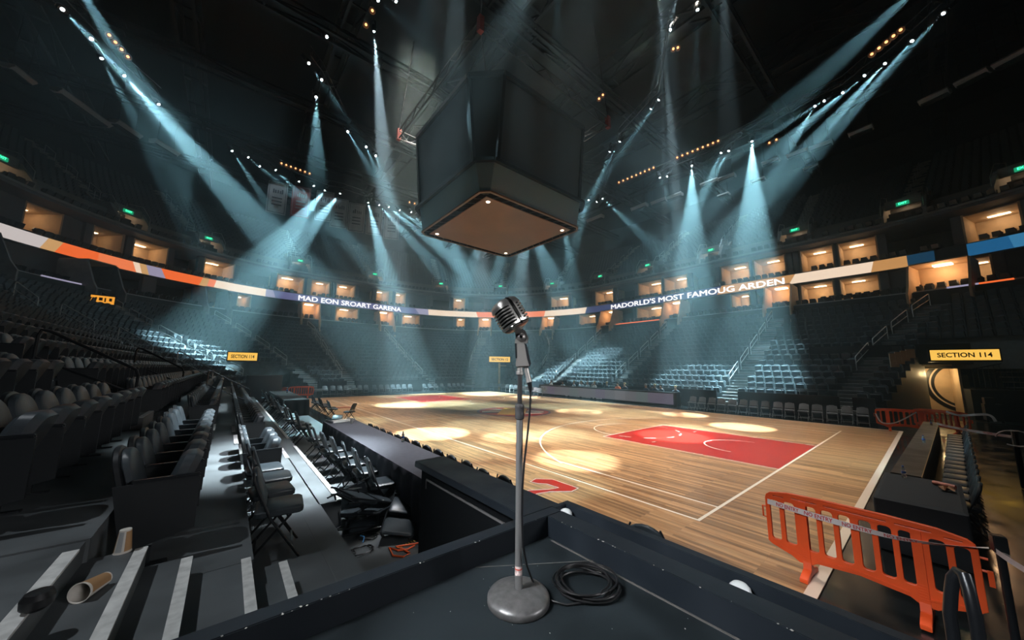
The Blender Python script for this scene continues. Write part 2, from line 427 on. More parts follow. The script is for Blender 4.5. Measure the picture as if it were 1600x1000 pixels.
# the big red number painted outside the near sideline
sv = [(118, 12), (150, -6), (252, -2), (412, 53), (372, 71), (235, 73), (152, 86), (131, 107), (66, 82), (106, 67), (232, 61), (296, 50), (214, 24), (163, 22)]
def out7(grow):
    P = [atz(800+x/4, 750+y/4, 0) for x, y in sv]; n = len(P); o = []
    for i in range(n):
        d = (P[(i+1) % n]-P[i-1]).normalized(); o.append(P[i]+Vector((d.y, -d.x, 0))*grow)
    return o
sg = 1 if (lambda P: sum(P[i].x*P[(i+1) % len(P)].y-P[(i+1) % len(P)].x*P[i].y for i in range(len(P))))(out7(0)) > 0 else -1
s7 = MB()
for i, (g, zz) in enumerate(((.045, .004), (.028, .006), (0, .008))):
    s7.cur = i; P = out7(g*sg); s7.add([(p.x, p.y, zz) for p in P], [tuple(range(len(P)))])
s7.build('floor_number', [NAVY, LINE, RED], court)['label'] = 'red numeral seven with navy outline painted by the near sideline'
k = MB()
for i in range(2):
    a = atz(519+i*7, 637, 0); k.quad((a.x, a.y, .004), (a.x+.9, a.y, .004), (a.x+.9, a.y-.5, .004), (a.x, a.y-.5, .004))
k.build('floor_marking', RED, court)
# thin white dashes of the tape marks by the far bench
# ================================================================ CAMERA PLATFORM
pf = MB(); pf.bb(-9.6, -5.06, -6.5, -1.16, 1.45, 1.57); struct('floor_platform', pf, STAGE)
sk = MB(); sk.bb(-9.6, -5.06, -6.5, -1.24, -.02, 1.45); struct('wall_platform', sk, BLACK)
rim = MB(); rim.bb(-9.6, -4.98, -1.245, -1.15, 1.40, 1.70); rim.bb(-5.12, -4.98, -6.5, -1.245, 1.40, 1.70)
struct('trim_1', rim, BLACK, bevel=.004)
rim = MB(); rim.bb(-4.86, -4.80, -6.0, -1.14, .3, 1.70); rim.bb(-4.98, -4.86, -1.18, -1.14, 1.60, 1.70); rim.bb(-4.98, -4.86, -6.0, -1.14, 1.18, 1.22)
struct('trim_2', rim, BLACK, bevel=.003)
se = MB(); se.bar((-5.7, -1.25, 1.5712), (-5.12, -1.62, 1.5712), .004, .002); se.bar((-5.14, -1.3, 1.5712), (-5.13, -2.6, 1.5712), .012, .003)
struct('trim_3', se, mat('floor_seam_dust', (.09, .085, .08), .9))
# splashes of worn-off paint along the rim
random.seed(3); chips = MB()
for i in range(46):
    t = random.random()
    if i % 2: x, y = -5.12+random.uniform(-.004, .004), -1.3-2.4*t
    else: x, y = -5.2-2.0*t, -1.245+random.uniform(-.006, .004)
    s = random.uniform(.002, .009); chips.box((x, y, 1.7005), (s*random.uniform(.5, 1.5), s, .001), random.random()*3)
for i in range(70):
    s = random.uniform(.0015, .004); chips.box((random.uniform(-7.5, -5.15), random.uniform(-3, -1.3), 1.5705), (s*1.6, s, .001), random.random()*3)
c = chips.build('dust_specks', mat('pale_dust', (.4, .38, .35), .9)); tag(c, 'pale dust specks and paint chips scattered on the black platform', 'dust', kind='stuff')
# partition beside the platform: a half-height black panel with a capped top
t = empty('partition', (-5.05, -.35, 0), 0, 'black half-height partition panel with flat cap beside the platform corner', 'partition')
p = MB(); p.bb(-.13, .09, -.78, .93, .0, 1.64); p.build('panel', mat('matt_black_panel', (.004, .005, .006), .8, spec=.1), t)
p = MB(); p.bb(-.20, .15, -.80, .96, 1.64, 1.70); p.build('cap', BLACK, t, bevel=.004)
p = MB(); p.bb(-.142, -.13, -.6, .80, 1.53, 1.545); p.bb(-.142, -.13, .79, .80, 1.45, 1.53); p.build('edge_trim', mat('worn_edge', (.12, .12, .12), .5), t)
# round lamps lying in the slot between the rims
lens = mat('frosted_lens', (.55, .58, .58), .25, spec=.8)
for i, (px, py) in enumerate(((918, 815), (944, 826), (1208, 938))):
    q = atz(px, py, 1.44); n = ('first round lamp in the slot of the platform rim, nearest the corner', 'second round lamp in the slot of the platform rim, the larger looking one', 'round lamp in the platform slot just below the orange barrier')[i]
    t = empty('slot_lamp', (-4.915, q.y, 1.472), 0, n, 'lamp', 'round lamps in the platform slot')
    MB().lathe([(.038, 0), (.05, .02), (.05, .17), (.046, .185)], n=20).build('housing', PLASTIC, t, smooth=True)
    MB().lathe([(.046, .185), (.043, .20), (.030, .213), (.012, .220)], n=20).build('lens', lens, t, smooth=True)
# thick black handrail hoop rising beside the platform, bottom right
t = empty('handrail_hoop', (-5.0, -3.0, 0), 0, 'thick glossy black handrail hoop at the right end of the platform', 'handrail')
P = [atd(x, y, dd)-Vector((-5.0, -3.0, 0)) for x, y, dd in ((1484, 960, 1.98), (1486, 925, 1.98), (1489, 903, 1.98), (1497, 894, 1.98), (1507, 899, 1.96), (1514, 922, 1.94), (1524, 965, 1.92))]
P = [Vector((P[0].x, P[0].y, .3))]+P+[Vector((P[-1].x, P[-1].y, .3))]
MB().tube(P, .0165, 12).build('tube', STEEL, t, smooth=True)
for q in (P[0], P[-1]): MB().lathe([(.05, 0), (.05, .3), (.03, .33)], (q.x, q.y, 0), 16).build('flange', STEEL, t, smooth=True)

# ================================================================ SEATING BOWL
ROWS = 17
def rowz(i): return .74+.40*i+.0030*i*i
def rowd(i): return .70+.90*i
# aisles: (ring parameter at the foot, at the top)
AISLES = [(-.02, -.13), (.213, .210), (.576, .612), (.864, .973), (1.0, 1.27), (1.65, 1.58), (2.07, 2.127), (2.895, 3.02), (3.17, 3.304), (3.59, 3.575), (4.22, 3.80), (4.785, 4.80)]
def at_aisle(a, d): k = (d-2)/13.5; k = min(max(k, -.1), 1.0); return a[0]+(a[1]-a[0])*k
def row_spans(i):
    """seated spans of row i as (t0, t1), leaving aisles and tunnels free"""
    d = rowd(i)+.45; hw = .62
    cuts = []
    for a in AISLES:
        t = at_aisle(a, d); s = speed(t, d); cuts.append((t-hw/s, t+hw/s))
    if i < 9: cuts.append((-1.2, -.135))
    if i < 4: cuts.append((1.30, 1.62))
    if i < 5: cuts.append((3.20, 3.62))
    t0, t1 = -.42, 4.985
    out = []; cur = t0
    for a, b in sorted(cuts):
        if a > cur: out.append((cur, a))
        cur = max(cur, b)
    if cur < t1: out.append((cur, t1))
    return out
# risers and treads
bowl = MB()
for i in range(ROWS):
    spans = [(-.135, 5.0)] if i < 9 else [(-.45, 5.0)]
    if i < 5:
        sp = []
        for a, b in spans:
            x = a
            for c0, c1 in (((1.30, 1.62),) if i < 4 else ())+(((3.20, 3.62),) if i < 5 else ()):
                sp.append((x, c0)); x = c1
            sp.append((x, b))
        spans = sp
    for a, b in spans:
        bowl.section(a, b, [(rowd(i), 0 if i < 9 else rowz(i)-1.6), (rowd(i)+.9, 0 if i < 9 else rowz(i)-1.6), (rowd(i)+.9, rowz(i)), (rowd(i), rowz(i))], 1.6)
struct('floor_seating_terraces', bowl, DECK)
bk = MB(); bk.section(-.45, 5.0, [(16.0, 6.0), (16.5, 6.0), (16.5, 9.2), (16.0, 9.2)], 1.6); struct('wall_back_of_lower_bowl', bk, DARKW)
# aisle steps with pale nosings; the lower far aisles are lit
steps = MB(); nose = MB(); rails = []
for ai, a in enumerate(AISLES):
    for i in range(ROWS):
        for h in (0, 1):
            d = rowd(i)+(0 if h == 0 else -.42); z1 = rowz(i) if h == 0 else rowz(i)-.2
            t = at_aisle(a, d+.2); s = speed(t, d+.2); u, v, an = pt(t, d+.21)
            if ai == 0 and i < 0: continue
            if h == 1: steps.box((u, v, z1-.1), (.44, 1.15, .2), an)
            un, vn, _ = pt(t, d+.03)
            nose.box((un, vn, z1+.004), (.07, 1.15, .012), an)
    if ai == 11: pass
struct('floor_aisle_steps', steps, CONCL); struct('trim_4', nose, NOSE)
# front guard wall of the fixed stand on the far side and far end
gw = MB()
for a, b in ((-.12, -.045), (.0, .19), (.24, .55), (.60, .84), (.89, .98), (1.03, 1.28), (1.64, 2.03), (2.11, 2.86), (2.93, 3.16)):
    gw.section(a, b, [(.62, 0), (.70, 0), (.70, 1.28), (.62, 1.28)], 1.2)
struct('wall_bowl_front', gw, BLACK)
def guard(t0, t1, d, z0, name, label, h=.5, mt=RAILM):
    g = empty(name, (0, 0, 0), 0, label, 'railing', 'front railings of the lower bowl'); u, v, an = pt(t0, d); g.location = (u, v, z0)
    o = Vector((u, v, z0)); mb = MB(); ps = []
    for t in walk(t0, t1, d, .9)+[t1]:
        x, y, _ = pt(t, d); ps.append(Vector((x, y, z0))-o)
    mb.tube([p+Vector((0, 0, h)) for p in ps], .022, 6); mb.build('top_rail', mt, g)
    for p in ps: MB().tube([p, p+Vector((0, 0, h))], .018, 5).build('post', mt, g)
DIM = mat('dim_rail_steel', (.12, .12, .125), .4, metal=.7)
for k, (a, b, wh) in enumerate(((.0, .19, 'right of the first far side aisle'), (.24, .55, 'above the right end of the scorer table'), (.60, .84, 'above the scorer table centre'), (1.64, 2.03, 'on the far right corner'), (2.11, 2.86, 'along the far end of the court'))):
    guard(a, b, .66, 1.28, 'guard_rail', 'steel guard rail on the bowl front wall, '+wh, .34, DIM)

# ---- seats
def round_top(w, z0, z1, r=None, n=7):
    r = r or w/2; pts = [(-w/2, z0), (w/2, z0)]
    zc = z1-r*.72
    for i in range(n+1):
        a = pi*i/n; pts.append((w/2*cos(a), zc+(z1-zc)*sin(a)))
    return pts
def loft_back(mb, w, z0, z1, x0, x1, lean, n=9):
    """rounded-top slab in y-z between depths x0..x1, leaning back by lean at z1"""
    P = round_top(w, z0, z1, n=n); k = len(P); vs = []
    def X(x, z): return x-lean*(z-z0)/(z1-z0)
    for x, sc in ((x0, .93), (x0+(x1-x0)*.2, 1), (x0+(x1-x0)*.8, 1), (x1, .93)):
        for y, z in P: vs.append((X(x, z), y*sc, z0+(z-z0)*(.985 if sc < 1 else 1)))
    fs = [tuple(range(k)), tuple(reversed(range(3*k, 4*k)))]
    for l in range(3):
        for i in range(k): fs.append((l*k+i, l*k+(i+1) % k, (l+1)*k+(i+1) % k, (l+1)*k+i))
    mb.add(vs, fs)
def arena_seat():
    t = empty('arena_seat', (0, 0, 0), 0, 'seat', 'seat')
    b = MB(); loft_back(b, .45, .33, .86, .075, .135, .15); b.build('backrest', VINYL, t, smooth=True)
    b = MB(); loft_back(b, .475, .28, .88, .03, .075, .15); sh = b.build('back_shell', PLASTIC, t, smooth=True)
    b = MB()
    for k, (x, zz) in enumerate(((.15, .44), )):
        vs = []; n = 10
        P = rrect(-.20, .20, 0, .40, .09, 3)
        for dx, sc in ((0, .86), (.035, 1), (.10, 1), (.145, .82)):
            for p in P:
                h = .40+(p[1]-.2)*sc+.2; vs.append((.17+dx+(p[1])*.30*1.0, p[0]*sc, h-.02))
        k2 = len(P); fs = [tuple(range(k2)), tuple(reversed(range(3*k2, 4*k2)))]
        for l in range(3):
            for i in range(k2): fs.append((l*k2+i, l*k2+(i+1) % k2, (l+1)*k2+(i+1) % k2, (l+1)*k2+i))
        b.add(vs, fs)
    b.build('seat_cushion', VINYL, t, smooth=True)
    b = MB(); b.box((.24, -.275, .635), (.40, .05, .028)); b.build('armrest', STEEL, t, bevel=.008)
    b = MB(); b.prism([(.03, .12), (.44, .22), (.44, .62), (-.06, .62)], 'y', -.288, -.262); b.bb(.10, .20, -.29, -.26, 0, .14); b.bb(.06, .30, -.3, -.25, 0, .015); b.build('side_panel', PLASTIC, t)
    return t
SEAT = Proto(arena_seat())
ordn = ['first', 'second', 'third', 'fourth', 'fifth', 'sixth', 'seventh', 'eighth', 'ninth', 'tenth']
NEARROWS = 6; n_ind = 0
stuffed = MB()
def lowseat(mb, u, v, z, an, top=.86, w=.46, detail=1):
    ca, sa = cos(an+pi), sin(an+pi)      # seat faces the court
    def T(x, y, zz): return (u+x*ca-y*sa, v+x*sa+y*ca, z+zz)
    P = round_top(w, .34, top, n=5 if detail else 3); k = len(P); vs = []
    for x in (0.0, .10):
        for y, zz in P: vs.append(T(x-.14*(zz-.34)/.5, y, zz))
    fs = [tuple(range(k)), tuple(reversed(range(k, 2*k)))]+[(i, (i+1) % k, k+(i+1) % k, k+i) for i in range(k)]
    mb.add(vs, fs)
    vs = [T(.12, -.21, .36), T(.12, .21, .36), T(.27, -.21, .74), T(.27, .21, .74), T(.24, -.21, .36), T(.24, .21, .36), T(.37, -.19, .72), T(.37, .19, .72)]
    mb.add(vs, [(0, 2, 3, 1), (4, 5, 7, 6), (0, 1, 5, 4), (2, 6, 7, 3), (0, 4, 6, 2), (1, 3, 7, 5)])
def near_span_name(v):
    return 'between the stairs and the near step block' if v < 6 else ('just past the near step block' if v < 12 else 'far along the row')
for i in range(ROWS):
    for a, b in row_spans(i):
        d = rowd(i)+.70; s0 = speed((a+b)/2, d)
        ts = walk(a+.27/s0, b-.10/s0, d, .55)
        for t in ts:
            if 3.98 < t and i in range(1, NEARROWS+1) and n_ind < 268:
                continue
            if i == 0 and t > 3.98: continue
            u, v, an = pt(t, rowd(i)+.72)
            lowseat(stuffed, u, v, rowz(i), an)
# the near-side rows seat by seat
groups = {}
for i in range(1, NEARROWS+1):
    u = -4.98-(rowd(i)+.9); vs = []
    v = 1.31 if i == 1 else 1.31+.0*i
    while v < 28.0:
        ta = at_aisle(AISLES[11], rowd(i)+.45); va = 28.03-27.4*(ta-4)
        tb = at_aisle(AISLES[10], rowd(i)+.45); vb = 28.03-27.4*(tb-4) if tb > 4 else 99
        if abs(v-va) > .85 and abs(v-vb) > .85: vs.append(v)
        v += .55
    for k, v in enumerate(vs):
        if i == 1 and k == 0: lab = 'dark vinyl arena seat at the near end of the second row, beside the stairs'
        elif i == 1 and v < 6.0: lab = '%s dark vinyl arena seat from the stairs in the second row' % ordn[k]
        else: lab = 'dark tip-up seat, %s row of left stand, %s' % (ordn[i], near_span_name(v))
        SEAT.put((u+.06, v, rowz(i)), 0, lab, 'tip-up seats of the left stand'); n_ind += 1
# first row: the theatre seats beyond the folding chairs
v = 4.1; k = 0
while v < 28:
    if abs(v-6.3) > .85 and not 21.5 < v < 22.9:
        SEAT.put((-4.98-1.6+.06, v, rowz(0)), 0, 'dark tip-up seat, front row of left stand, '+near_span_name(v), 'tip-up seats of the left stand'); n_ind += 1
    v += .55
o = stuffed.build('bowl_seats', FABRICF); tag(o, 'grey moulded seats filling the lower bowl around the court', 'seats', 'lower bowl seating', 'stuff')
print('individual seats', n_ind)

# ================================================================ PORTALS, RAILS, SUITES
LAMPW = emis('warm_lamp_panel', (1.0, .72, .42), 9.0)
PORTAL_LIGHTS = []
def warm_light(name, p, size, power, col=(1.0, .62, .32)):
    l = bpy.data.lights.new(name, 'POINT'); l.energy = power; l.color = col; l.shadow_soft_size = size
    o = bpy.data.objects.new(name, l); C.objects.link(o); o.location = p; return o
where = {1: 'second from the right', 2: 'third from the right', 3: 'fourth from the right', 4: 'just right of the microphone', 5: 'just left of the microphone', 6: 'on the far end, right of centre', 7: 'on the far end, left of centre', 8: 'in the far left corner', 9: 'left side, beyond the orange ribbon', 10: 'left side, nearest', 0: 'farthest right beside the blue ribbon'}
for ai, a in enumerate(AISLES[:11]):
    t0 = a[1]; u, v, an = pt(t0, 16.3)
    t = empty('entry_portal', (u, v, rowz(16)), an, 'tan walled concourse entry above the lower aisle, '+where[ai], 'entry portal', 'lit entry portals above the lower aisles')
    wide = 1.05 if ai else 1.5; z0 = rowz(16)-.02
    for s in (-1, 1):
        b = MB(); b.prism([(-1.3, -.6), (2.3, -.6), (2.3, 3.6), (-.1, 3.6), (-.9, 1.7), (-1.3, 1.1)], 'y', s*wide, s*(wide+.14)); b.build('side_wall', TAN if ai in (0, 1, 2, 3, 5, 6, 7, 4) else CONCL, t)
    b = MB(); b.bb(2.3, 2.4, -wide, wide, -.2, 3.6); b.bb(-.1, 2.4, -wide, wide, 3.6, 3.7); b.build('back_wall', TAN, t)
    if ai in (0, 1, 2, 3, 4, 5, 6, 7):
        b = MB(); b.bb(1.2, 1.8, -.5, .5, 3.5, 3.6); b.build('ceiling_lamp', LAMPW, t)
        warm_light('portal_lamp_light', Vector((u, v, z0+3.0))+Vector((cos(an)*1.2, sin(an)*1.2, 0)), .25, 55 if ai else 110)
# sloping two-bar handrails in the aisles
def aisle_rail(L=2.1, name='aisle_handrail', mt=RAILM, r=.028):
    t = empty(name, (0, 0, 0), 0, 'x', 'handrail'); k = .47
    MB().tube([(0, 0, 0), (0, 0, .82), (.04, 0, .92), (.12, 0, .97), (L-.12, 0, .97+k*(L-.12)), (L-.03, 0, .93+k*L), (L, 0, .84+k*L), (L, 0, k*L)], r, 6).build('frame', mt, t, smooth=True)
    MB().tube([(0, 0, .5), (L, 0, .5+k*L)], r*.8, 6).build('mid_bar', mt, t, smooth=True)
    return t
AR = Proto(aisle_rail()); SR = None
nm = ['right of the tunnel sign', 'behind the row of folding chairs', 'above the scorer table right part', 'above the scorer table left part', 'right of the microphone', 'left of the microphone', 'far end right', 'far end left', 'far left corner', 'left side under the orange ribbon', 'left side nearest']
lev = {2: 'lowest', 5: 'second lowest', 8: 'middle', 11: 'second highest', 14: 'highest'}
for ai, a in enumerate(AISLES[:11]):
    for i in (2, 5, 8, 11, 14):
        if (ai == 0 and i < 5) or (i == 2 and ai in (4, 5, 8)): continue
        d = rowd(i); t0 = at_aisle(a, d); t1 = at_aisle(a, d+2.2); s = -.45
        u, v, an = pt(t0, d); u1, v1, _ = pt(t1, d+2.2); rz = atan2(v1-v, u1-u)
        px = -sin(an)*s; py = cos(an)*s
        AR.put((u-px, v-py, rowz(i)), rz, '%s steel two-bar handrail on the aisle %s' % (lev[i], nm[ai]), 'steel handrails in the lower aisles')
# black two-bar rails of the nearest left aisles
for (u_, v_, z_, L, lab) in ((-8.25, 7.05, 1.55, 1.3, 'black two-bar handrail in the nearest aisle of the left stand'), (-7.95, 12.1, 1.55, 1.1, 'second black handrail farther along the left stand'), (-6.12, 14.0, .75, 1.3, 'black handrail between the walkway seats and the line of folding chairs')):
    t = aisle_rail(L, 'aisle_handrail', STEEL, .026); t.location = (u_, v_, z_); t.rotation_euler = (0, 0, pi); t.scale = (1, 1, 1.13); tag(t, lab, 'handrail')

# --- suite levels
RIB_D, RIB0, RIB1 = 18.8, 12.02, 13.02
T0, T1 = -.50, 4.35
s = MB(); s.section(T0, T1, [(16.4, 8.9), (23.5, 8.9), (23.5, 9.22), (16.4, 9.22)], 1.5); struct('floor_lower_suites', s, DARKW)
s = MB(); s.section(T0, T1, [(16.35, 9.16), (16.45, 9.16), (16.45, 9.34), (16.35, 9.34)], 1.5); struct('trim_5', s, mat('pale_ledge', (.42, .42, .42), .45))
s = MB(); s.section(T0, T1, [(18.95, RIB0-.05), (23.5, RIB0-.05), (23.5, 12.9), (18.95, 12.9)], 1.5); struct('floor_upper_suites', s, DARKW)
s = MB(); s.section(T0, T1, [(18.86, RIB0-.12), (19.0, RIB0-.12), (19.0, RIB1+.08), (18.86, RIB1+.08)], 1.5); struct('trim_6', s, DARKW)
s = MB(); s.section(T0, T1, [(17.8, 15.7), (23.5, 15.7), (23.5, 16.1), (17.8, 16.1)], 1.5); struct('floor_upper_bowl', s, GREYW)
s = MB(); s.section(T0, T1, [(17.72, 15.95), (17.8, 15.95), (17.8, 16.12), (17.72, 16.12)], 1.5); struct('trim_7', s, mat('dull_ledge', (.22, .22, .22), .5))
s = MB(); s.section(T0, T1, [(23.5, 8.9), (23.7, 8.9), (23.7, 16.1), (23.5, 16.1)], 1.5); struct('wall_concourse', s, DARKW)
def tt(x, y, d): return tau(atoff(x, y, d))
# lit suites as seen from the platform: (x0, x1, y, brightness)
UP_LIT = [(31, 96, 355, .5), (140, 190, 390, .15), (205, 262, 402, 1.0), (317, 366, 425, .9), (431, 475, 446, 1.3), (482, 516, 450, 1.2), (525, 555, 455, 1.2), (588, 610, 459, 1), (618, 634, 464, 1), (708, 727, 470, .9), (861, 889, 469, .9), (930, 958, 460, 1), (997, 1034, 445, 1), (1037, 1074, 438, 1), (1126, 1172, 424, 1), (1177, 1228, 415, 1), (1250, 1304, 405, 1.1), (1310, 1373, 397, 1.1), (1503, 1600, 348, .7)]
LO_LIT = [(106, 142, 432, .9), (311, 330, 464, .25), (370, 392, 471, .5), (524, 560, 489, 1), (628, 656, 496, .8), (713, 727, 500, 1), (790, 800, 500, .7), (905, 931, 492, .6), (995, 1035, 482, .9), (1060, 1075, 478, .8), (1142, 1172, 468, .9), (1211, 1240, 462, .7), (1250, 1304, 452, 1.1), (1312, 1376, 448, 1.1), (1455, 1486, 425, 1), (1490, 1552, 417, .6)]
ordw = ordn+['eleventh', 'twelfth', 'thirteenth', 'fourteenth', 'fifteenth', 'sixteenth', 'seventeenth', 'eighteenth', 'nineteenth']
SUITEF = mat('dark_suite_furniture', (.02, .02, .022), .6)
def suite_level(lit, z0, z1, dw, nm, back):
    spans = []
    for k, (x0, x1, y, br) in enumerate(lit):
        ta, tb = tt(x1, y, dw), tt(x0, y, dw); spans.append((ta, tb, br, k))
    spans.sort(); piers = MB(); cur = T0+.02; n = 0
    for ta, tb, br, k in spans:
        # between lit suites: piers and dark openings
        gap = (ta-cur)*speed((ta+cur)/2, dw)
        if gap > .05:
            m = max(1, round(gap/4.4)); w = (ta-cur)/m
            for j in range(m):
                a = cur+w*j; b = a+w; pw = .45/speed(a+.01, dw)
                piers.section(a, min(a+pw*1.3, b), [(dw, z0), (dw+.5, z0), (dw+.5, z1), (dw, z1)], 2)
                if b-pw*1.3 > a+pw*1.3:
                    piers.section(b-pw*1.3, b, [(dw, z0), (dw+.5, z0), (dw+.5, z1), (dw, z1)], 2)
                    if random.random() < .45: piers.section(a+pw, b-pw, [(dw+.3, z0), (dw+.4, z0), (dw+.4, z1), (dw+.3, z1)], 2)
        pw = .10/speed(ta+.01, dw)
        u, v, an = pt((ta+tb)/2, dw)
        t = empty('lit_suite', (u, v, z0), 0, '%s warm lit hospitality suite from the left in the %s tier' % (ordw[k], nm), 'suite', 'lit suites of the %s tier' % nm)
        off = Vector((u, v, z0))
        def S(prof, name, mt, a=ta, b=tb):
            mb = MB(); mb.section(a, b, prof, 1.0); mb.v = [tuple(Vector(p)-off) for p in mb.v]; return mb.build(name, mt, t)
        S([(back-.1, z0), (back, z0), (back, z1), (back-.1, z1)], 'back_wall', TANL)
        S([(dw+.1, z1-.12), (back, z1-.12), (back, z1-.02), (dw+.1, z1-.02)], 'ceiling', TANL)
        S([(dw, z0), (back, z0), (back, z1), (dw, z1)], 'side_wall', TANL, ta-pw, ta+pw)
        S([(dw, z0), (back, z0), (back, z1), (dw, z1)], 'side_wall', TANL, tb-pw, tb+pw)
        mid = (ta+tb)/2; q = (tb-ta)*.18
        S([(back-1.3, z1-.17), (back-1.0, z1-.17), (back-1.0, z1-.125), (back-1.3, z1-.125)], 'ceiling_lamp', LAMPW, mid-q, mid+q)
        S([(back-1.6, z0), (back-1.2, z0), (back-1.2, z0+.95), (back-1.6, z0+.95)], 'counter', SUITEF, mid-q*2, mid+q*.3)
        L = (tb-ta)*speed(mid, dw); uu, vv, _ = pt(mid, back-1.1)
        warm_light('suite_lamp_light', (uu, vv, z1-.45), .2, 46*br*max(.6, L/3.5), (1.0, .70, .40))
        cur = tb
    piers.section(cur, T1, [(dw, z0), (dw+.5, z0), (dw+.5, z1), (dw, z1)], 2)
    return piers
pr = suite_level(LO_LIT, 9.22, RIB0-.06, 19.3, 'lower', 22.6); struct('wall_lower_suites', pr, GREYW)
pr = suite_level(UP_LIT, 12.9, 15.7, 19.6, 'upper', 22.8); struct('wall_upper_suites', pr, GREYW)
bs = MB()
for z0, d in ((9.22, 17.2), (9.45, 18.2), (12.95, 19.15), (16.1, 18.35)):
    for t in walk(T0+.05, T1-.05, d, .62):
        if random.random() < .86:
            u, v, an = pt(t, d+.4); lowseat(bs, u, v, z0-.05 if d < 18 else z0, an, .82, .5, 0)
o = bs.build('balcony_seats', PLASTIC); tag(o, 'black balcony seats in front of the suite fronts', 'seats', 'balcony seating', 'stuff')

# --- LED ribbon board: coloured picture running around the bowl
ribz = (RIB0, RIB1)
def EM(n, c, s=1.0): return emis('led_'+n, c, s)
RC = {'white': EM('white', (.78, .74, .72), .8), 'tan': EM('tan', (.85, .50, .20), .75), 'orange': EM('orange', (1.0, .17, .035), .95), 'orange2': EM('orange_light', (1.0, .25, .09), .95), 'cream': EM('cream', (1.0, .80, .60), .95),
      'lav': EM('lavender', (.55, .52, .75), .6), 'peri': EM('periwinkle', (.20, .21, .46), .6), 'navy': EM('navy', (.07, .09, .24), .6), 'blue': EM('blue', (.02, .18, .42), .6), 'dkblue': EM('deep_blue', (.01, .08, .17), .5), 'sky': EM('sky_blue', (.06, .32, .62), .6), 'off': mat('led_off', (.006, .007, .009), .4), 'gold': EM('gold', (.75, .38, .13), .75)}
# (x at bottom edge, x at top edge, colour to the right)
RSEG = [(-40, -40, 'white'), (62, 72, 'tan'), (85, 96, 'orange'), (152, 152, 'orange2'), (213, 205, 'cream'), (222, 215, 'tan'), (233, 226, 'lav'), (259, 250, 'orange'), (311, 316, 'tan'), (324, 326, 'orange2'), (334, 337, 'cream'), (415, 415, 'lav'), (431, 426, 'peri'), (656, 648, 'lav'), (670, 669, 'cream'), (747, 744, 'orange2'), (850, 852, 'cream'), (914, 917, 'navy'), (1120, 1128, 'gold'), (1232, 1243, 'cream'), (1360, 1366, 'gold'), (1418, 1418, 'dkblue'), (1461, 1461, 'off'), (1512, 1512, 'blue'), (1583, 1577, 'sky'), (1680, 1680, None)]
YS = [(0, 369), (100, 395), (200, 421), (300, 440), (400, 457), (500, 469), (600, 479), (700, 486), (825, 485.5), (900, 482.5), (1000, 473.5), (1100, 459), (1200, 442), (1300, 427), (1400, 413), (1500, 396), (1600, 372)]
def yrib(x):
    if x <= 0: return 369+x*.26
    for (a, ya), (b, yb) in zip(YS, YS[1:]):
        if x <= b: return ya+(yb-ya)*(x-a)/(b-a)
    return 372-(x-1600)*.24
rb = empty('led_ribbon_board', (0, 0, 0), 0, 'long glowing ribbon screen circling the arena between the two suite tiers', 'ribbon screen')
mb = MB(); cols = list(RC); mats_r = [RC[k] for k in cols]
tb = [tt(a, yrib(a), RIB_D) for a, b, c in RSEG]; tp = [tt(b, yrib(b), RIB_D) for a, b, c in RSEG]
for i in range(len(RSEG)-1):
    mb.cur = cols.index(RSEG[i][2]); n = max(2, int(abs(arcpos(tb[i], RIB_D)-arcpos(tb[i+1], RIB_D))/.7))
    for k in range(n):
        P = []
        for (tA, tB, zz, kk) in ((tb[i], tb[i+1], RIB0, k), (tb[i], tb[i+1], RIB0, k+1), (tp[i], tp[i+1], RIB1, k+1), (tp[i], tp[i+1], RIB1, k)):
            u, v, _ = pt(tlerp(tA, tB, kk/n, RIB_D), RIB_D); P.append((u, v, zz))
        mb.quad(*P)
mb.build('screen', mats_r, rb)
LETTER = emis('led_letter_white', (1, 1, 1), 1.3)
def ribbon_text(s, x0, x1, name):
    vs, fs = text_mesh(s, .82)
    V2, F2 = [], []
    for dx, dy in ((-.022, 0), (0, 0), (.022, 0), (-.011, .014), (-.011, -.014), (.011, .014), (.011, -.014)):
        o_ = len(V2); V2 += [(x+dx, y+dy, z) for x, y, z in vs]; F2 += [tuple(i+o_ for i in f_) for f_ in fs]
    vs, fs = V2, F2; w0 = min(v[0] for v in vs); w1 = max(v[0] for v in vs)
    ta, tb_ = tt(x0, yrib(x0), RIB_D), tt(x1, yrib(x1), RIB_D); h0 = min(v[1] for v in vs); h1 = max(v[1] for v in vs)
    out = []
    for x, y, z in vs:
        u, v, _ = pt(tlerp(ta, tb_, (x-w0)/(w1-w0), RIB_D), RIB_D-.03); out.append((u, v, (RIB0+RIB1)/2-.02+(y-(h0+h1)/2)/(h1-h0)*.74))
    m_ = MB(); m_.add(out, fs); m_.build(name, LETTER, rb)
ribbon_text('MAD EON SROART GARENA', 466, 627, 'lettering')
ribbon_text("MADORLD'S MOST FAMOUG ARDEN", 955, 1226, 'lettering')
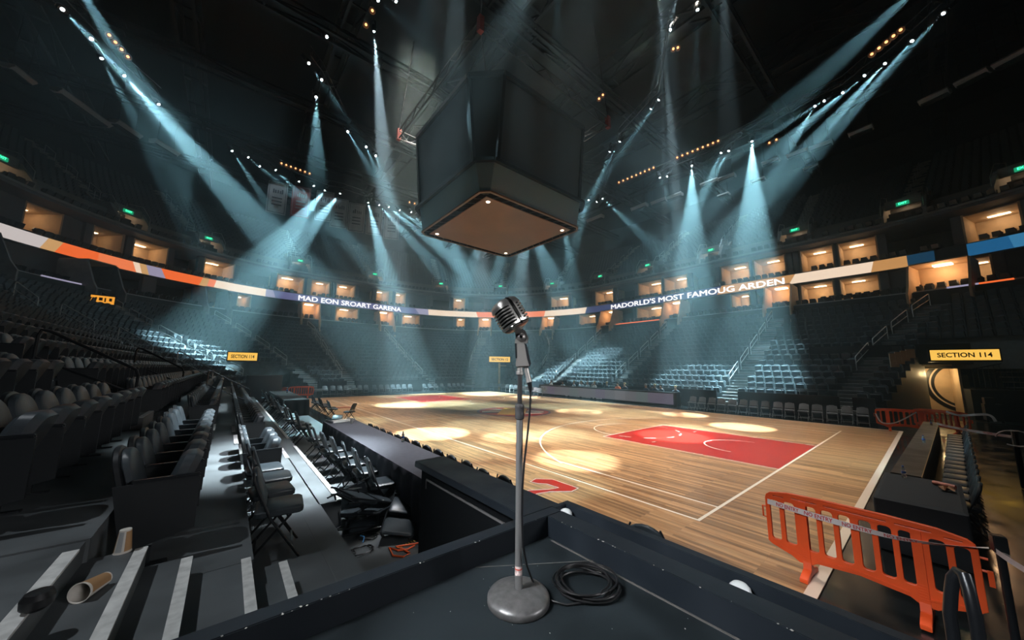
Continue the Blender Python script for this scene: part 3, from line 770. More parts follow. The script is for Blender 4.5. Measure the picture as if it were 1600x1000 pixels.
# thin LED strips on the ledge of the lower tier
for nm_, lab, segs in (('ledge_screen', 'thin lavender and blue ledge screen under the ribbon on the left', ((62, 442, 'lav', 1), (132, 454, 'blue', 1), (138, 456, 'orange', 0))),
                       ('ledge_screen', 'thin white and red ledge screen at the far right edge', ((1480, 452, 'lav', 1), (1530, 445, 'orange', 1), (1585, 438, None, 1))),
                       ('ledge_screen', 'thin red lit ledge screen right of the microphone', ((962, 505, 'orange', 1), (1030, 499, None, 1)))):
    m_ = MB()
    for (xa, ya, c, _), (xb, yb, _, _) in zip(segs, segs[1:]):
        m_.cur = {'lav': 0, 'blue': 1, 'orange': 2}[c]; ta, tb_ = sorted((tt(xa, ya, 16.3), tt(xb, yb, 16.3)))
        m_.section(ta, tb_, [(16.28, 9.14), (16.345, 9.14), (16.345, 9.38), (16.28, 9.38)], 1)
    tag(m_.build(nm_, [RC['lav'], RC['blue'], RC['orange']]), lab, 'ledge screen')
# faint white lettering on the wall under the lower tier, right
vs, fs = text_mesh('TISSOT', .5); 
a = atoff(1272, 491, 15.9); b = atoff(1298, 489, 15.9)
m_ = MB(); w0 = min(v[0] for v in vs); w1 = max(v[0] for v in vs)
vsx, fsx = text_mesh('T|SSUIIIIRI', .5); w0 = min(v[0] for v in vsx); w1 = max(v[0] for v in vsx)
out = []
for x, y, z in vsx: p = a.lerp(b, (x-w0)/(w1-w0)); out.append((p.x-.06, p.y, a.z-.1+y*.7))
m_.add(out, fsx); tag(m_.build('wall_lettering', mat('dull_white_lettering', (.4, .4, .42), .5)), 'small faint white lettering on the dark wall under the right suites', 'lettering')

# ================================================================ UPPER BOWL
UR = 18
def uz(i): return 17.15+.60*i
def ud(i): return 19.9+.85*i
UA = [4, 203, 328, 470, 587, 690, 782, 862, 936, 1010, 1109, 1240, 1409, 1597]
UY = [272, 337, 375, 410, 425, 435, 437, 433, 425, 410, 387, 355, 317, 265]
UT = sorted(tt(x, y, 19.2) for x, y in zip(UA, UY))
UT0, UT1 = -.50, 4.45
ub = MB()
for i in range(UR):
    ub.section(UT0, UT1, [(ud(i), uz(i)-.9), (ud(i)+.9, uz(i)-.9), (ud(i)+.9, uz(i)), (ud(i), uz(i))], 1.8)
struct('floor_upper_terraces', ub, CONC)
s = MB()
cur = UT0
for t in UT+[UT1+1]:
    hw = 1.5/speed(t, 19.5)
    if t-hw > cur: s.section(cur, min(t-hw, UT1), [(19.7, 16.1), (19.9, 16.1), (19.9, 17.75), (19.7, 17.75)], 1.5)
    cur = t+hw
struct('wall_upper_bowl_front', s, mat('panelled_grey_front', (.13, .135, .13), .7, noise=.1, nscale=1))
us = MB()
for i in range(UR):
    cuts = [(t-(1.75 if i < 3 else .75)/speed(t, ud(i)), t+(1.75 if i < 3 else .75)/speed(t, ud(i))) for t in UT]
    for t in walk(UT0, UT1, ud(i)+.5, .56):
        if any(a < t < b for a, b in cuts): continue
        u, v, an = pt(t, ud(i)+.72); lowseat(us, u, v, uz(i), an, .80, .46, 0)
o = us.build('upper_bowl_seats', FABRICF); tag(o, 'dark grey seats filling the steep upper bowl', 'seats', 'upper bowl seating', 'stuff')
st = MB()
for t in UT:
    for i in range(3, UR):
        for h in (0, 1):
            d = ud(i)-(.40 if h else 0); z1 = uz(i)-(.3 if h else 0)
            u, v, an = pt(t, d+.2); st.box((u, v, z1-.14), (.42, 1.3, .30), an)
struct('floor_upper_steps', st, mat('step_concrete_lit_tone', (.26, .24, .22), .8, noise=.3, nscale=3))  # light caught by the steps is put into this paler colour
GREEN = emis('exit_green', (.05, 1.0, .42), 3.5); GREENBG = emis('exit_green_back', (.01, .30, .14), 1.2)
ev, ef = text_mesh('EXIT', .26, .004)
VW = mat('pale_vomitory_wall', (.22, .215, .205), .75, noise=.15, nscale=1.5)
pos = ['at the right edge of the view', 'right side, above the deep blue ribbon', 'right side, above the cream ribbon', 'right side, fourth from the right', 'right side, fifth from the right', 'far right, sixth from the right', 'just right of the scoreboard', 'behind the microphone, right', 'behind the microphone, left', 'far end, below the banners right', 'far end, below the banners left', 'left side, third from the left', 'left side, second from the left', 'at the left edge of the view']
for k, t0 in enumerate(UT):
    u, v, an = pt(t0, 19.4); wp = pos[k]
    t = empty('vomitory', (u, v, 16.1), an, 'upper bowl doorway with pale side walls, '+wp, 'vomitory', 'doorways into the upper bowl')
    for s_ in (-1, 1):
        b = MB(); b.prism([(-.9, 0), (3.4, 0), (3.4, 3.6), (2.3, 2.75), (.2, 2.3), (-.9, .9)], 'y', s_*1.15, s_*1.45); b.build('side_wall', VW, t)
        MB().tube([(-.8, s_*1.3, .9), (-.8, s_*1.3, 1.75), (.3, s_*1.3, 3.1), (2.4, s_*1.3, 3.65), (2.4, s_*1.3, 2.7)], .03, 6).build('handrail', RAILM, t)
    b = MB(); b.bb(.15, .35, -1.15, 1.15, 1.75, 2.5); b.build('lintel', VW, t)
    b = MB(); b.bb(2.9, 3.0, -1.15, 1.15, 0, 2.3); b.build('back_wall', TANL, t)
    b = MB(); b.bb(.35, 3.4, -1.15, 1.15, 2.35, 2.5); b.build('roof', VW, t)
    b = MB(); b.bb(.05, .14, -.40, .40, 1.84, 2.16); sg_ = b.build('exit_sign', GREENBG, t); sg_['label'] = 'small green lit exit sign'
    b = MB(); b.add([(.04, -x, 2.0+y) for x, y, z in ev], ef); b.build('exit_lettering', GREEN, sg_)
    on = k not in (5, 7)
    if on:
        b = MB(); b.bb(1.4, 2.0, -.4, .4, 2.30, 2.35); b.build('ceiling_lamp', LAMPW, t)
        warm_light('vomitory_lamp_light', Vector((u, v, 16.1+1.9))+Vector((cos(an)*1.5, sin(an)*1.5, 0)), .15, 22)
    # centre handrail up the steps above
    r = empty('step_handrail', (u, v, 0), an, 'thin steel handrails up the upper bowl steps, '+wp, 'handrail', 'handrails of the upper bowl steps')
    for i in (4, 8, 12):
        MB().tube([(ud(i)-19.4, .0, uz(i)), (ud(i)-19.4, 0, uz(i)+.95), (ud(i)-19.4+1.6, 0, uz(i)+.95+1.12), (ud(i)-19.4+1.6, 0, uz(i)+1.12)], .028, 6).build('rail', RAILM, r)

# ================================================================ OUTER WALLS AND ROOF
wl = MB(); wl.section(-.9, 5.9 if False else 4.999, [(36.2, 8), (36.6, 8), (36.6, 33), (36.2, 33)], 3); struct('wall_arena', wl, DARKW)
wl = MB(); wl.bb(-50, 70, -46, -45.5, -1, 33); struct('wall_behind', wl, DARKW)
wl = MB(); wl.bb(-50, -49.5, -46, 40, -1, 33); struct('wall_left', wl, DARKW)
cl = MB(); cl.bb(-52, 74, -47, 82, 33, 33.4); struct('ceiling', cl, mat('black_roof_deck', (.02, .022, .024), .8))
def truss(p, q, h, w, name, label, n=14, r=.09):
    p, q = Vector(p), Vector(q); o = p.copy(); t = MB(); d = (q-p).normalized(); sd_ = d.cross(Vector((0, 0, 1))).normalized()
    for s_, hh in ((-1, 0), (1, 0), (-1, h), (1, h)):
        t.bar(p+sd_*w/2*s_+Vector((0, 0, hh)), q+sd_*w/2*s_+Vector((0, 0, hh)), r*1.6)
    L = (q-p).length
    for i in range(n):
        a = p+d*L*i/n; b = p+d*L*(i+1)/n
        for s_ in (-1, 1):
            t.bar(a+sd_*w/2*s_+Vector((0, 0, h if i % 2 else 0)), b+sd_*w/2*s_+Vector((0, 0, 0 if i % 2 else h)), r)
        t.bar(a-sd_*w/2, a+sd_*w/2, r); t.bar(a-sd_*w/2+Vector((0, 0, h)), a+sd_*w/2+Vector((0, 0, h)), r)
    return struct(name, t, TRUSSM, label)
for k, x in enumerate((-22, -12, -2, 8, 18, 28, 38)): truss((x, -20, 28.8), (x, 62, 28.8), 2.4, 1.2, 'ceiling_truss', None, 20, .14)
for k, y in enumerate((-6, 4, 14, 24, 34, 44, 54)): truss((-32, y, 28.0), (50, y, 28.0), .7, .9, 'ceiling_truss', None, 20, .13)

# ================================================================ SCOREBOARD
sb = empty('centre_scoreboard', (7.2, 15.8, 12.45), 0, 'huge dark shrouded centre-hung scoreboard with brown underside above the court', 'scoreboard')
def octo(hx, ch, z, cx=0, cy=0): 
    return [(cx+x, cy+y, z) for x, y in ((-hx+ch, -hx), (hx-ch, -hx), (hx, -hx+ch), (hx, hx-ch), (hx-ch, hx), (-hx+ch, hx), (-hx, hx-ch), (-hx, -hx+ch))]
def shell(mb, levels, cap=True):
    o = len(mb.v)
    for L in levels: mb.v += L
    for i in range(len(levels)-1):
        for j in range(8): mb.f.append((o+i*8+j, o+i*8+(j+1) % 8, o+(i+1)*8+(j+1) % 8, o+(i+1)*8+j)); mb.mi.append(mb.cur)
    if cap:
        mb.f.append(tuple(o+j for j in reversed(range(8)))); mb.mi.append(mb.cur); mb.f.append(tuple(o+(len(levels)-1)*8+j for j in range(8))); mb.mi.append(mb.cur)
SHR = mat('charcoal_screen_panel', (.055, .066, .070), .36)
SKT = mat('grey_skirt_panel', (.30, .48, .54), .4)
FRM = mat('black_frame', (.008, .010, .012), .35)
BRN = mat('brown_underside_panel', (.42, .27, .19), .45, noise=.12, nscale=.4, rvar=.1)
COP = mat('copper_edge', (.30, .19, .13), .45)
mb = MB(); shell(mb, [octo(4.45, .95, 1.85), octo(4.92, 1.45, 6.9)]); mb.build('body', SHR, sb)
mb = MB()
b0, b1 = octo(4.47, .95, 1.75), octo(4.95, 1.45, 6.95)
for j in range(8): mb.bar(b0[j], b1[j], .20)
for j in range(8): mb.bar(b1[j], b1[(j+1) % 8], .3)
mb.build('corner_frame', FRM, sb)
mb = MB()
b0 = octo(4.62, .8, 1.70)
for j in range(8): mb.bar(b0[j], b0[(j+1) % 8], .22, .2)
mb.build('middle_band', FRM, sb)
mb = MB(); shell(mb, [octo(4.12, .42, .06), octo(4.42, .75, 1.7)]); mb.build('skirt', SKT, sb)
mb = MB()
for hx, ch, w, zz in ((4.13, .42, .14, .02),):
    b0 = octo(hx, ch, zz)
    for j in range(8): mb.bar(b0[j], b0[(j+1) % 8], w, .1)
mb.build('copper_edge', COP, sb)
mb = MB(); shell(mb, [octo(4.08, .42, .0), octo(4.08, .42, .055)]); mb.build('underside_recess', mat('matt_black_recess', (.004, .004, .005), .9, spec=.05), sb)
mb = MB(); mb.add([(x, y, -.02) for x, y in ((-3.62, -3.62), (3.62, -3.62), (3.62, 3.62), (-3.62, 3.62))]+[(x, y, -.06) for x, y in ((-3.6, -3.6), (3.6, -3.6), (3.6, 3.6), (-3.6, 3.6))], [(0, 1, 2, 3), (4, 5, 6, 7), (0, 1, 5, 4), (1, 2, 6, 5), (2, 3, 7, 6), (3, 0, 4, 7)]); up_ = mb.build('underside_panel', BRN, sb)
mb = MB()
for k in range(12):
    c = -3.9+7.8*k/11
    for s_ in (-1, 1):
        MB().bar((c, s_*3.66, -.02), (c+.25, s_*4.02, -.02), .03).build('bracket', TRUSSM, sb); MB().bar((s_*3.66, c, -.02), (s_*4.02, c+.25, -.02), .03).build('bracket', TRUSSM, sb)

LW = emis('small_downlight', (1.0, .85, .65), 4.0)
for x, y in ((-3.2, -3.2), (3.2, -3.2), (-3.2, 3.2), (3.2, 3.2)):
    MB().lathe([(.10, -.09), (.13, -.06)], (x, y, 0), 14).build('downlight', LW, sb)
# rigging frame above the scoreboard
rg = empty('rigging_frame', (7.2, 15.8, 20.2), 0, 'lattice rigging frame hanging directly above the scoreboard', 'rigging')
mb = MB(); RS = 5.6
for s_ in (-1, 1):
    for hh in (0, .7):
        mb.bar((-RS, s_*RS, hh), (RS, s_*RS, hh), .08); mb.bar((s_*RS, -RS, hh), (s_*RS, RS, hh), .08)
    for k in range(14):
        a = -RS+2*RS*k/14; b = a+2*RS/14; z0, z1 = (0, .7) if k % 2 else (.7, 0)
        mb.bar((a, s_*RS, z0), (b, s_*RS, z1), .05); mb.bar((s_*RS, a, z0), (s_*RS, b, z1), .05)
mb.build('lattice', TRUSSM, rg)
for x in (-RS, RS):
    for y in (-RS, RS):
        mb = MB(); mb.tube([(x, y, .7), (x*.9, y*.9, 8.5)], .03, 6); mb.tube([(x*.75, y*.75, -.8), (x, y, 0)], .03, 6); mb.build('hanging_cable', STEEL, rg)
        mb = MB(); mb.box((x, y, .35), (.28, .28, .9)); mb.build('hoist', mat('red_hoist_motor', (.30, .05, .04), .5), rg)

# ================================================================ BANNERS
BW = mat('banner_cloth_white', (.42, .42, .42), .8, noise=.08, nscale=1)
BR = mat('banner_cloth_red', (.40, .09, .09), .8); BK = mat('banner_print', (.06, .06, .07), .8)
for k, (x, y) in enumerate(((433, 309), (470, 315), (507, 322), (530, 333), (557, 340), (585, 345), (612, 352))):
    c = atd(x, y, 47.5); an = atan2(c.y-CAM.y, c.x-CAM.x)
    t = empty('banner', c, an-.10, '%s hanging banner from the left above the far end seats%s' % (ordn[k].capitalize() if False else ordn[k], (', printed red at its foot' if k == 1 else ', white with dark print')), 'banner', 'banners hanging above the far end')
    hh, hw = 2.0, .98
    vs = []; fs = []
    for i in range(9):
        for j in range(7):
            yy = -hw+2*hw*i/8; zz = -hh+2*hh*j/6; vs.append((.03*sin(yy*6+k)*(1-j/7), yy, zz))
    for i in range(8):
        for j in range(6): fs.append((i*7+j, (i+1)*7+j, (i+1)*7+j+1, i*7+j+1))
    mb = MB(); mb.add(vs, fs); mb.build('cloth', BR if k == 1 else BW, t)
    mb = MB(); mb.bb(-.02, .02, -hw-.05, hw+.05, hh-.02, hh+.06); mb.build('pole', STEEL, t)
    mb = MB()
    e = -.045
    for a, b, c_, d in ((-.86, .86, 1.80, 1.86), (-.86, .86, -1.86, -1.80), (-.86, -.81, -1.86, 1.86), (.81, .86, -1.86, 1.86)): mb.bb(e, e+.008, a, b, c_, d)
    rq = random.Random(k)
    for q in range(5): mb.bb(e, e+.008, -.55+q*.22, -.55+q*.22+rq.uniform(.08, .17), .55, .55+rq.uniform(.3, .62))
    for q in range(3):
        mb.bb(e, e+.008, -.5, .5, -.95+q*.42, -.95+q*.42+.14)
    mb.build('print', BK if k != 1 else BW, t)

# ================================================================ HUNG GREY BOXES ALONG THE CATWALK
GB = [(30, 116, 40, 20), (131, 170, 92, 18), (198, 202, 44, 17), (258, 231, 42, 16), (1580, 92, 62, 20), (1519, 122, 58, 18), (1460, 152, 52, 18), (1345, 205, 42, 16), (1283, 228, 40, 15), (1246, 240, 38, 14), (1204, 253, 30, 13), (1135, 278, 30, 13), (1109, 286, 30, 13), (1054, 307, 26, 12), (1030, 315, 26, 12), (999, 324, 26, 12), (930, 342, 26, 12), (1267, 262, 26, 8), (1185, 282, 24, 8), (1131, 305, 20, 7)]
for k, (x, y, wpx, hpx) in enumerate(GB):
    c = atz(x, y, 23.5); dep = (c-CAM).dot(FW); tng = pt(tau(c), 12)[2]+pi/2
    vd = (c-CAM).normalized(); ta = abs(Vector((cos(tng), sin(tng), 0)).dot(RT))
    tv3 = Vector((cos(tng), sin(tng), 0)); pxx = lambda q: 800+FPX*(q-CAM).dot(RT)/(q-CAM).dot(FW)
    L = .6
    while abs(pxx(c+tv3*L/2)-pxx(c-tv3*L/2)) < wpx*.86 and L < 9: L += .1
    side = 'left' if x < 800 else 'right'; kk = k if k < 4 else k-4
    t = empty('acoustic_box', c, tng, ('%s grey ceiling box from the left edge, in the roof on the left' % ordw[k]) if k < 4 else ('%s grey ceiling box from the right edge, in the roof on the right' % ordw[kk]), 'ceiling box', 'grey boxes hung in a line from the roof')
    h = hpx/FPX*dep*.42
    mb = MB(); mb.prism([(-.42, -h/2+.1), (.1, -h/2), (.42, h/2-.15), (.34, h/2), (-.42, h/2)], 'x', -L/2, L/2); mb.build('casing', BOXM, t)
    for s_ in (-.35, .35): MB().tube([(L*s_, 0, h/2), (L*s_, 0, h/2+4.0)], .02, 5).build('hanger', STEEL, t)
    MB().bb(-L*.45, L*.45, -.3, .2, -h/2-.06, -h/2+.02).build('under_tray', TRUSSM, t)

# ================================================================ MOVING-HEAD SPOTLIGHTS AND THEIR BEAMS
LENS = emis('lit_lens', (.80, .95, 1.0), 20.0)
BEAM = (.50, .86, .98)
def fixture_parts():
    t = empty('moving_head_light', (0, 0, 0), 0, 'x', 'spotlight')
    b = MB(); b.lathe([(.13, -.42), (.17, -.36), (.18, -.1), (.16, .0), (.15, .06)], n=16); b.build('head', PLASTIC, t, smooth=True)
    b = MB(); b.lathe([(.078, .061), (.072, .075)], n=16); b.build('lens', LENS, t)
    b = MB(); b.bb(-.25, -.21, -.06, .06, -.55, 0); b.bb(.21, .25, -.06, .06, -.55, 0); b.bb(-.25, .25, -.09, .09, -.62, -.55); b.build('yoke', PLASTIC, t)
    return t
FX = Proto(fixture_parts())
# (lamp x, y, aim x, y, cone deg, power, height of lamp, description)
B = [(97, 14, 142, 60, 7, 5200, 20.5), (142, 60, 194, 119, 8, 7000, 20.5), (158, 90, 290, 330, 13, 2600, 20.8), (193, 117, 390, 335, 16, 18000, 21), (247, 162, 420, 350, 12, 4500, 21.5), (100, -60, 250, 190, 13, 5000, 21),
     (362, 235, 420, 322, 10, 2600, 22), (387, 245, 470, 318, 8, 1500, 22), (405, 259, 480, 320, 9, 2200, 22), (430, 265, 500, 335, 12, 4500, 22), (467, 283, 492, 335, 10, 1600, 22), (490, 290, 505, 312, 9, 1200, 22), (508, 297, 400, 425, 20, 7500, 22), (532, 302, 440, 410, 18, 7500, 22),
     (575, 316, 615, 470, 16, 9000, 22), (592, 320, 665, 400, 12, 5000, 22), (607, 323, 700, 400, 12, 6500, 22), (624, 328, 720, 400, 11, 5000, 22), (642, 331, 735, 440, 13, 4500, 22),
     (482, 98, 570, 235, 6, 3600, 22), (502, 124, 580, 240, 5, 1600, 22), (494, 151, 495, 290, 9, 4800, 22), (543, 205, 600, 300, 7, 2400, 22), (572, 229, 612, 325, 8, 2400, 22), (587, 243, 618, 325, 8, 2200, 22), (510, 57, 600, 135, 7, 900, 22), (590, 0, 710, 108, 8, 1500, 24), (618, 1, 680, 100, 8, 800, 24),
     (1030, 155, 922, 310, 6, 4600, 22), (1018, 169, 960, 250, 7, 900, 22), (969, 220, 915, 320, 8, 4000, 22), (953, 236, 922, 320, 8, 2600, 22), (941, 310, 1010, 372, 11, 4200, 22), (933, 315, 880, 350, 12, 2400, 22), (920, 312, 905, 360, 12, 1800, 22),
     (1081, 258, 1080, 400, 19, 12000, 22), (1127, 238, 1085, 330, 13, 3000, 22), (1139, 235, 1090, 320, 13, 3600, 22), (1175, 220, 1176, 370, 19, 15000, 22), (1031, 277, 1060, 350, 12, 900, 22), (1043, 275, 1000, 330, 8, 500, 22),
     (1274, 165, 1190, 300, 16, 5200, 22), (1289, 157, 1170, 230, 10, 3600, 22), (1318, 144, 1190, 250, 12, 5600, 22), (1352, 117, 1200, 250, 9, 5200, 22), (1384, 98, 1200, 300, 14, 9500, 22), (1426, 63, 1330, 175, 9, 5200, 22), (1475, 20, 1390, 110, 7, 4600, 22), (1478, -60, 1250, 150, 14, 3600, 23),
     (1090, 14, 1084, 200, 7, 3000, 24), (1118, -20, 1112, 180, 8, 1500, 24), (1048, 45, 1000, 118, 6, 12, 24), (870, -40, 872, 80, 10, 1500, 25), (802, -40, 804, 80, 8, 1000, 25), (655, -50, 665, 40, 12, 900, 25), (1040, -40, 985, 60, 10, 700, 24),
     (700, 338, 730, 470, 18, 5200, 21), (760, 345, 720, 470, 16, 4500, 21), (833, 345, 800, 470, 18, 4200, 21), (822, 342, 880, 470, 20, 6000, 21), (880, 340, 895, 440, 15, 3600, 21), (790, 348, 770, 480, 16, 3600, 21)]
names = {0: 'left side, topmost', 1: 'left side, second from the top', 2: 'left side, third from the top'}
for k, (x, y, x2, y2, an, pw, zz) in enumerate(B):
    p = atz(x, y, zz); D = hypot(p.x-CAM.x, p.y-CAM.y)
    q = atd(x2, y2, D*(.90 if (x < 360 or x > 1240) else .84 if (480 < x < 600 and y < 250) else 1.06 if (940 < x < 1040 and y < 240) else .97)); dr = (q-p).normalized()
    side = 'upper left' if x < 360 else 'left' if x < 480 else 'left of the scoreboard' if x < 650 else 'behind the scoreboard' if x < 915 else 'right of the scoreboard' if x < 1060 else 'right' if x < 1240 else 'upper right'
    lean = 'straight down' if abs(x2-x) < 12 else ('down to the right' if x2 > x else 'down to the left')
    grp = [j for j in range(len(B)) if ('upper left' if B[j][0] < 360 else 'left' if B[j][0] < 480 else 'left of the scoreboard' if B[j][0] < 650 else 'behind the scoreboard' if B[j][0] < 915 else 'right of the scoreboard' if B[j][0] < 1060 else 'right' if B[j][0] < 1240 else 'upper right') == side]
    rank = sorted(grp, key=lambda j: B[j][1]).index(k)
    f = FX.put(p, 0, '%s highest spotlight %s, its beam aimed %s' % (ordw[rank] if rank else 'very', side, lean), 'moving head spotlights hung in the roof', rot=dr.to_track_quat('Z', 'Y').to_euler())
    spot('spot_beam', p+dr*.22, p+dr*5, an*(.75 if x < 360 or x > 1240 else 1), pw*BEAMK*(.8 if x < 360 or x > 1240 else 1.7 if (480 < x < 660 and y > 280) else 1), BEAM, .45, .05)
# tight round pools on the court, from lamps high over it
POOLS = [(675, 677, 7.2), (800, 683, 5.6), (905, 643, 6.6), (1070, 648, 6.0), (1158, 667, 6.4), (630, 633, 8.5), (752, 617, 7.5), (1052, 681, 6.6), (900, 718, 6.0), (820, 620, 7.0)]
for k, (x, y, an) in enumerate(POOLS):
    q = atz(x, y, 0); p = Vector((q.x+(2.2 if k == 2 else -4.2 if k == 5 else -2.2 if k == 3 else 0), q.y+(-7 if k == 2 else -1.1 if k == 5 else -1.0 if q.y < 12 else 1.0), 27.2)); dr = (q-p).normalized()
    f = FX.put(p, 0, '%s overhead spotlight throwing a round pool on the court' % ordw[k], 'spotlights over the court', rot=dr.to_track_quat('Z', 'Y').to_euler())
    spot('court_pool_light', p+dr*.25, q, an, (4200 if k not in (1, 8) else 1900)*POOLK, (.84, .93, 1.0), .5, .08)
# warm lamps in rows
WL = emis('warm_filament', (1.0, .42, .16), 2.6)
CANM = mat('worn_lamp_can', (.10, .09, .085), .4, metal=.6)
def can():
    t = empty('lamp_can', (0, 0, 0), 0, 'x', 'lamp')
    MB().lathe([(.10, .0), (.15, .08), (.17, .30), (.20, .32), (.20, .36), (.165, .36), (.15, .2), (.1, .15)], n=16).build('can', CANM, t, smooth=True)
    MB().lathe([(.07, .20), (.075, .26), (.03, .28)], n=12).build('bulb', WL, t)
    return t
CANP = Proto(can())
ROWSL = [((1058, 245), (1122, 219), 9, 'upper warm lamp row right of the scoreboard', 22.5), ((967, 284), (1021, 261), 9, 'lower warm lamp row right of the scoreboard', 22.5), ((440, 254), (484, 270), 7, 'row of warm lamps over the banners', 22.5), ((1362, 83), (1407, 45), 5, 'cluster of lamps in the upper right roof', 22.5), ((171, 53), (200, 87), 4, 'cluster of lamps in the upper left roof', 22), ((572, 37), (582, 15), 2, 'pair of lamps at the top left of centre', 24), ((640, 315), (648, 317), 2, 'pair of lamps beside the scoreboard left edge', 22), ((936, 153), (942, 147), 2, 'pair of small lamps above the scoreboard right side', 24), ((1052, 75), (1059, 73), 2, 'pair of small lamps high right of centre', 25), ((1202, 222), (1213, 217), 2, 'pair of small lamps beside the right hand ceiling boxes', 22.5)]
for (x0, y0), (x1, y1), n, lab, zz in ROWSL:
    for i in range(n):
        k = i/max(1, n-1); p = atz(x0+(x1-x0)*k, y0+(y1-y0)*k, zz); dr = (CAM-p).normalized()+Vector((0, 0, -.35))
        CANP.put(p, 0, (('%s lamp from the left in the ' % ordn[i]) if n > 2 else ('%s lamp of the ' % ('left', 'right')[i]))+lab, lab, rot=dr.normalized().to_track_quat('Z', 'Y').to_euler())
# catwalk pipes the fixtures hang on
def pipe(pts, zz, lab):
    P = [atz(x, y, zz)+Vector((0, 0, .62)) for x, y in pts]; o = P[0].copy()
    t = empty('lighting_pipe', o, 0, lab, 'lighting pipe'); 
    MB().tube([p-o for p in P], .05, 6).build('pipe', TRUSSM, t); MB().tube([p-o+Vector((0, 0, .6)) for p in P], .04, 6).build('upper_pipe', TRUSSM, t)
    b = MB()
    for a, c in zip(P, P[1:]):
        n = max(2, int((c-a).length/1.2))
        for i in range(n): b.bar(a.lerp(c, i/n)-o, a.lerp(c, (i+.5)/n)-o+Vector((0, 0, .6)), .03); b.bar(a.lerp(c, (i+.5)/n)-o+Vector((0, 0, .6)), a.lerp(c, (i+1)/n)-o, .03)
    b.build('lacing', TRUSSM, t)
pipe([(97, 14), (142, 60), (193, 117), (247, 162)], 21, 'lighting pipe on the upper left carrying bright spotlights')
pipe([(362, 235), (430, 265), (508, 297), (532, 302), (575, 316), (642, 331)], 22, 'lighting pipe across the far end in front of the banners')
pipe([(482, 98), (502, 124), (543, 205), (587, 243)], 22, 'lighting pipe left of the scoreboard')
pipe([(1048, 45), (1030, 155), (969, 220), (941, 310)], 22, 'lighting pipe right of the scoreboard')
pipe([(1031, 277), (1081, 258), (1139, 235), (1175, 220), (1274, 165), (1318, 144), (1352, 117), (1384, 98), (1426, 63), (1475, 20)], 22, 'long lighting pipe along the right side of the roof')

# ================================================================ NEAR LEFT STAIRS AND DECKS
def onu(x, y, u):
    d = ray(x, y); return CAM+d*((u-CAM.x)/d.x)
def onv(x, y, v):
    d = ray(x, y); return CAM+d*((v-CAM.y)/d.y)
V0, V1 = -1.14, .63
dk = MB()
dk.bb(-10.5, -7.5, V0, V1, 0, 1.54); dk.bb(-7.5, -7.21, V0, .67, 0, 1.407); dk.bb(-7.21, -6.96, V0, .67, 0, 1.273)
dk.bb(-7.5, -6.6, V0, V1, 0, 1.14); dk.bb(-6.6, -6.31, V0, .90, 0, .94); dk.bb(-6.6, -5.7, V0, V1, 0, .74)
dk.bb(-5.70, -5.40, 2.75, 26.0, 0, .74)
struct('floor_near_steps', dk, DECK)
dk = MB(); dk.bb(-5.40, -3.62, -1.10, 26.0, 0, .34); dk.bb(-5.68, -5.40, -1.10, 2.75, 0, .34); struct('floor_walkway_deck', dk, DECK)
ns = MB()
for (u, z, a, b, w_) in ((-7.5, 1.54, V0, .49, .065), (-7.21, 1.407, V0, .67, .06), (-6.96, 1.273, V0, .65, .06), (-6.6, 1.14, V0, .69, .06), (-6.31, .94, V0, .90, .06), (-5.70, .74, V0, .0, .06)):
    ns.bb(u-w_, u+.004, a, b, z-.01, z+.004)
ns.bb(-5.46, -5.392, 2.76, 7.2, .72, .752); ns.bb(-5.46, -5.392, 8.3, 22, .72, .752)
ns.bb(-6.665, -6.60, 7.6, 8.6, 1.13, 1.155); ns.add([(-5.93, .62, .743), (-5.78, .20, .743), (-6.0, .28, .743)], [(0, 1, 2)])
struct('trim_8', ns, NOSE)
sm = MB(); sm.bb(-5.935, -5.925, V0, 12, .739, .742); struct('trim_9', sm, mat('deck_joint', (.10, .11, .115), .6))
bl = MB(); bl.bb(-7.45, -6.98, 6.9, 7.9, 1.142, 1.32); t = bl.build('step_block', DECK, bevel=.006); tag(t, 'loose step block with white edge on the walkway between seat blocks', 'step')
MB().bb(-7.03, -6.972, 6.9, 7.9, 1.31, 1.326).build('edge_strip', NOSE, t)
k = MB(); k.lathe([(.05, 0), (.085, .02), (.09, .06), (.07, .085), (.02, .09)], n=20)
o = k.build('rubber_foot_cap', RUBBER, smooth=True); p = atz(60, 932, 1.60); o.location = (p.x, p.y, 1.545); o.scale = (.62, .62, .9); tag(o, 'black round rubber cap sitting on the leftmost white step edge', 'rubber cap')
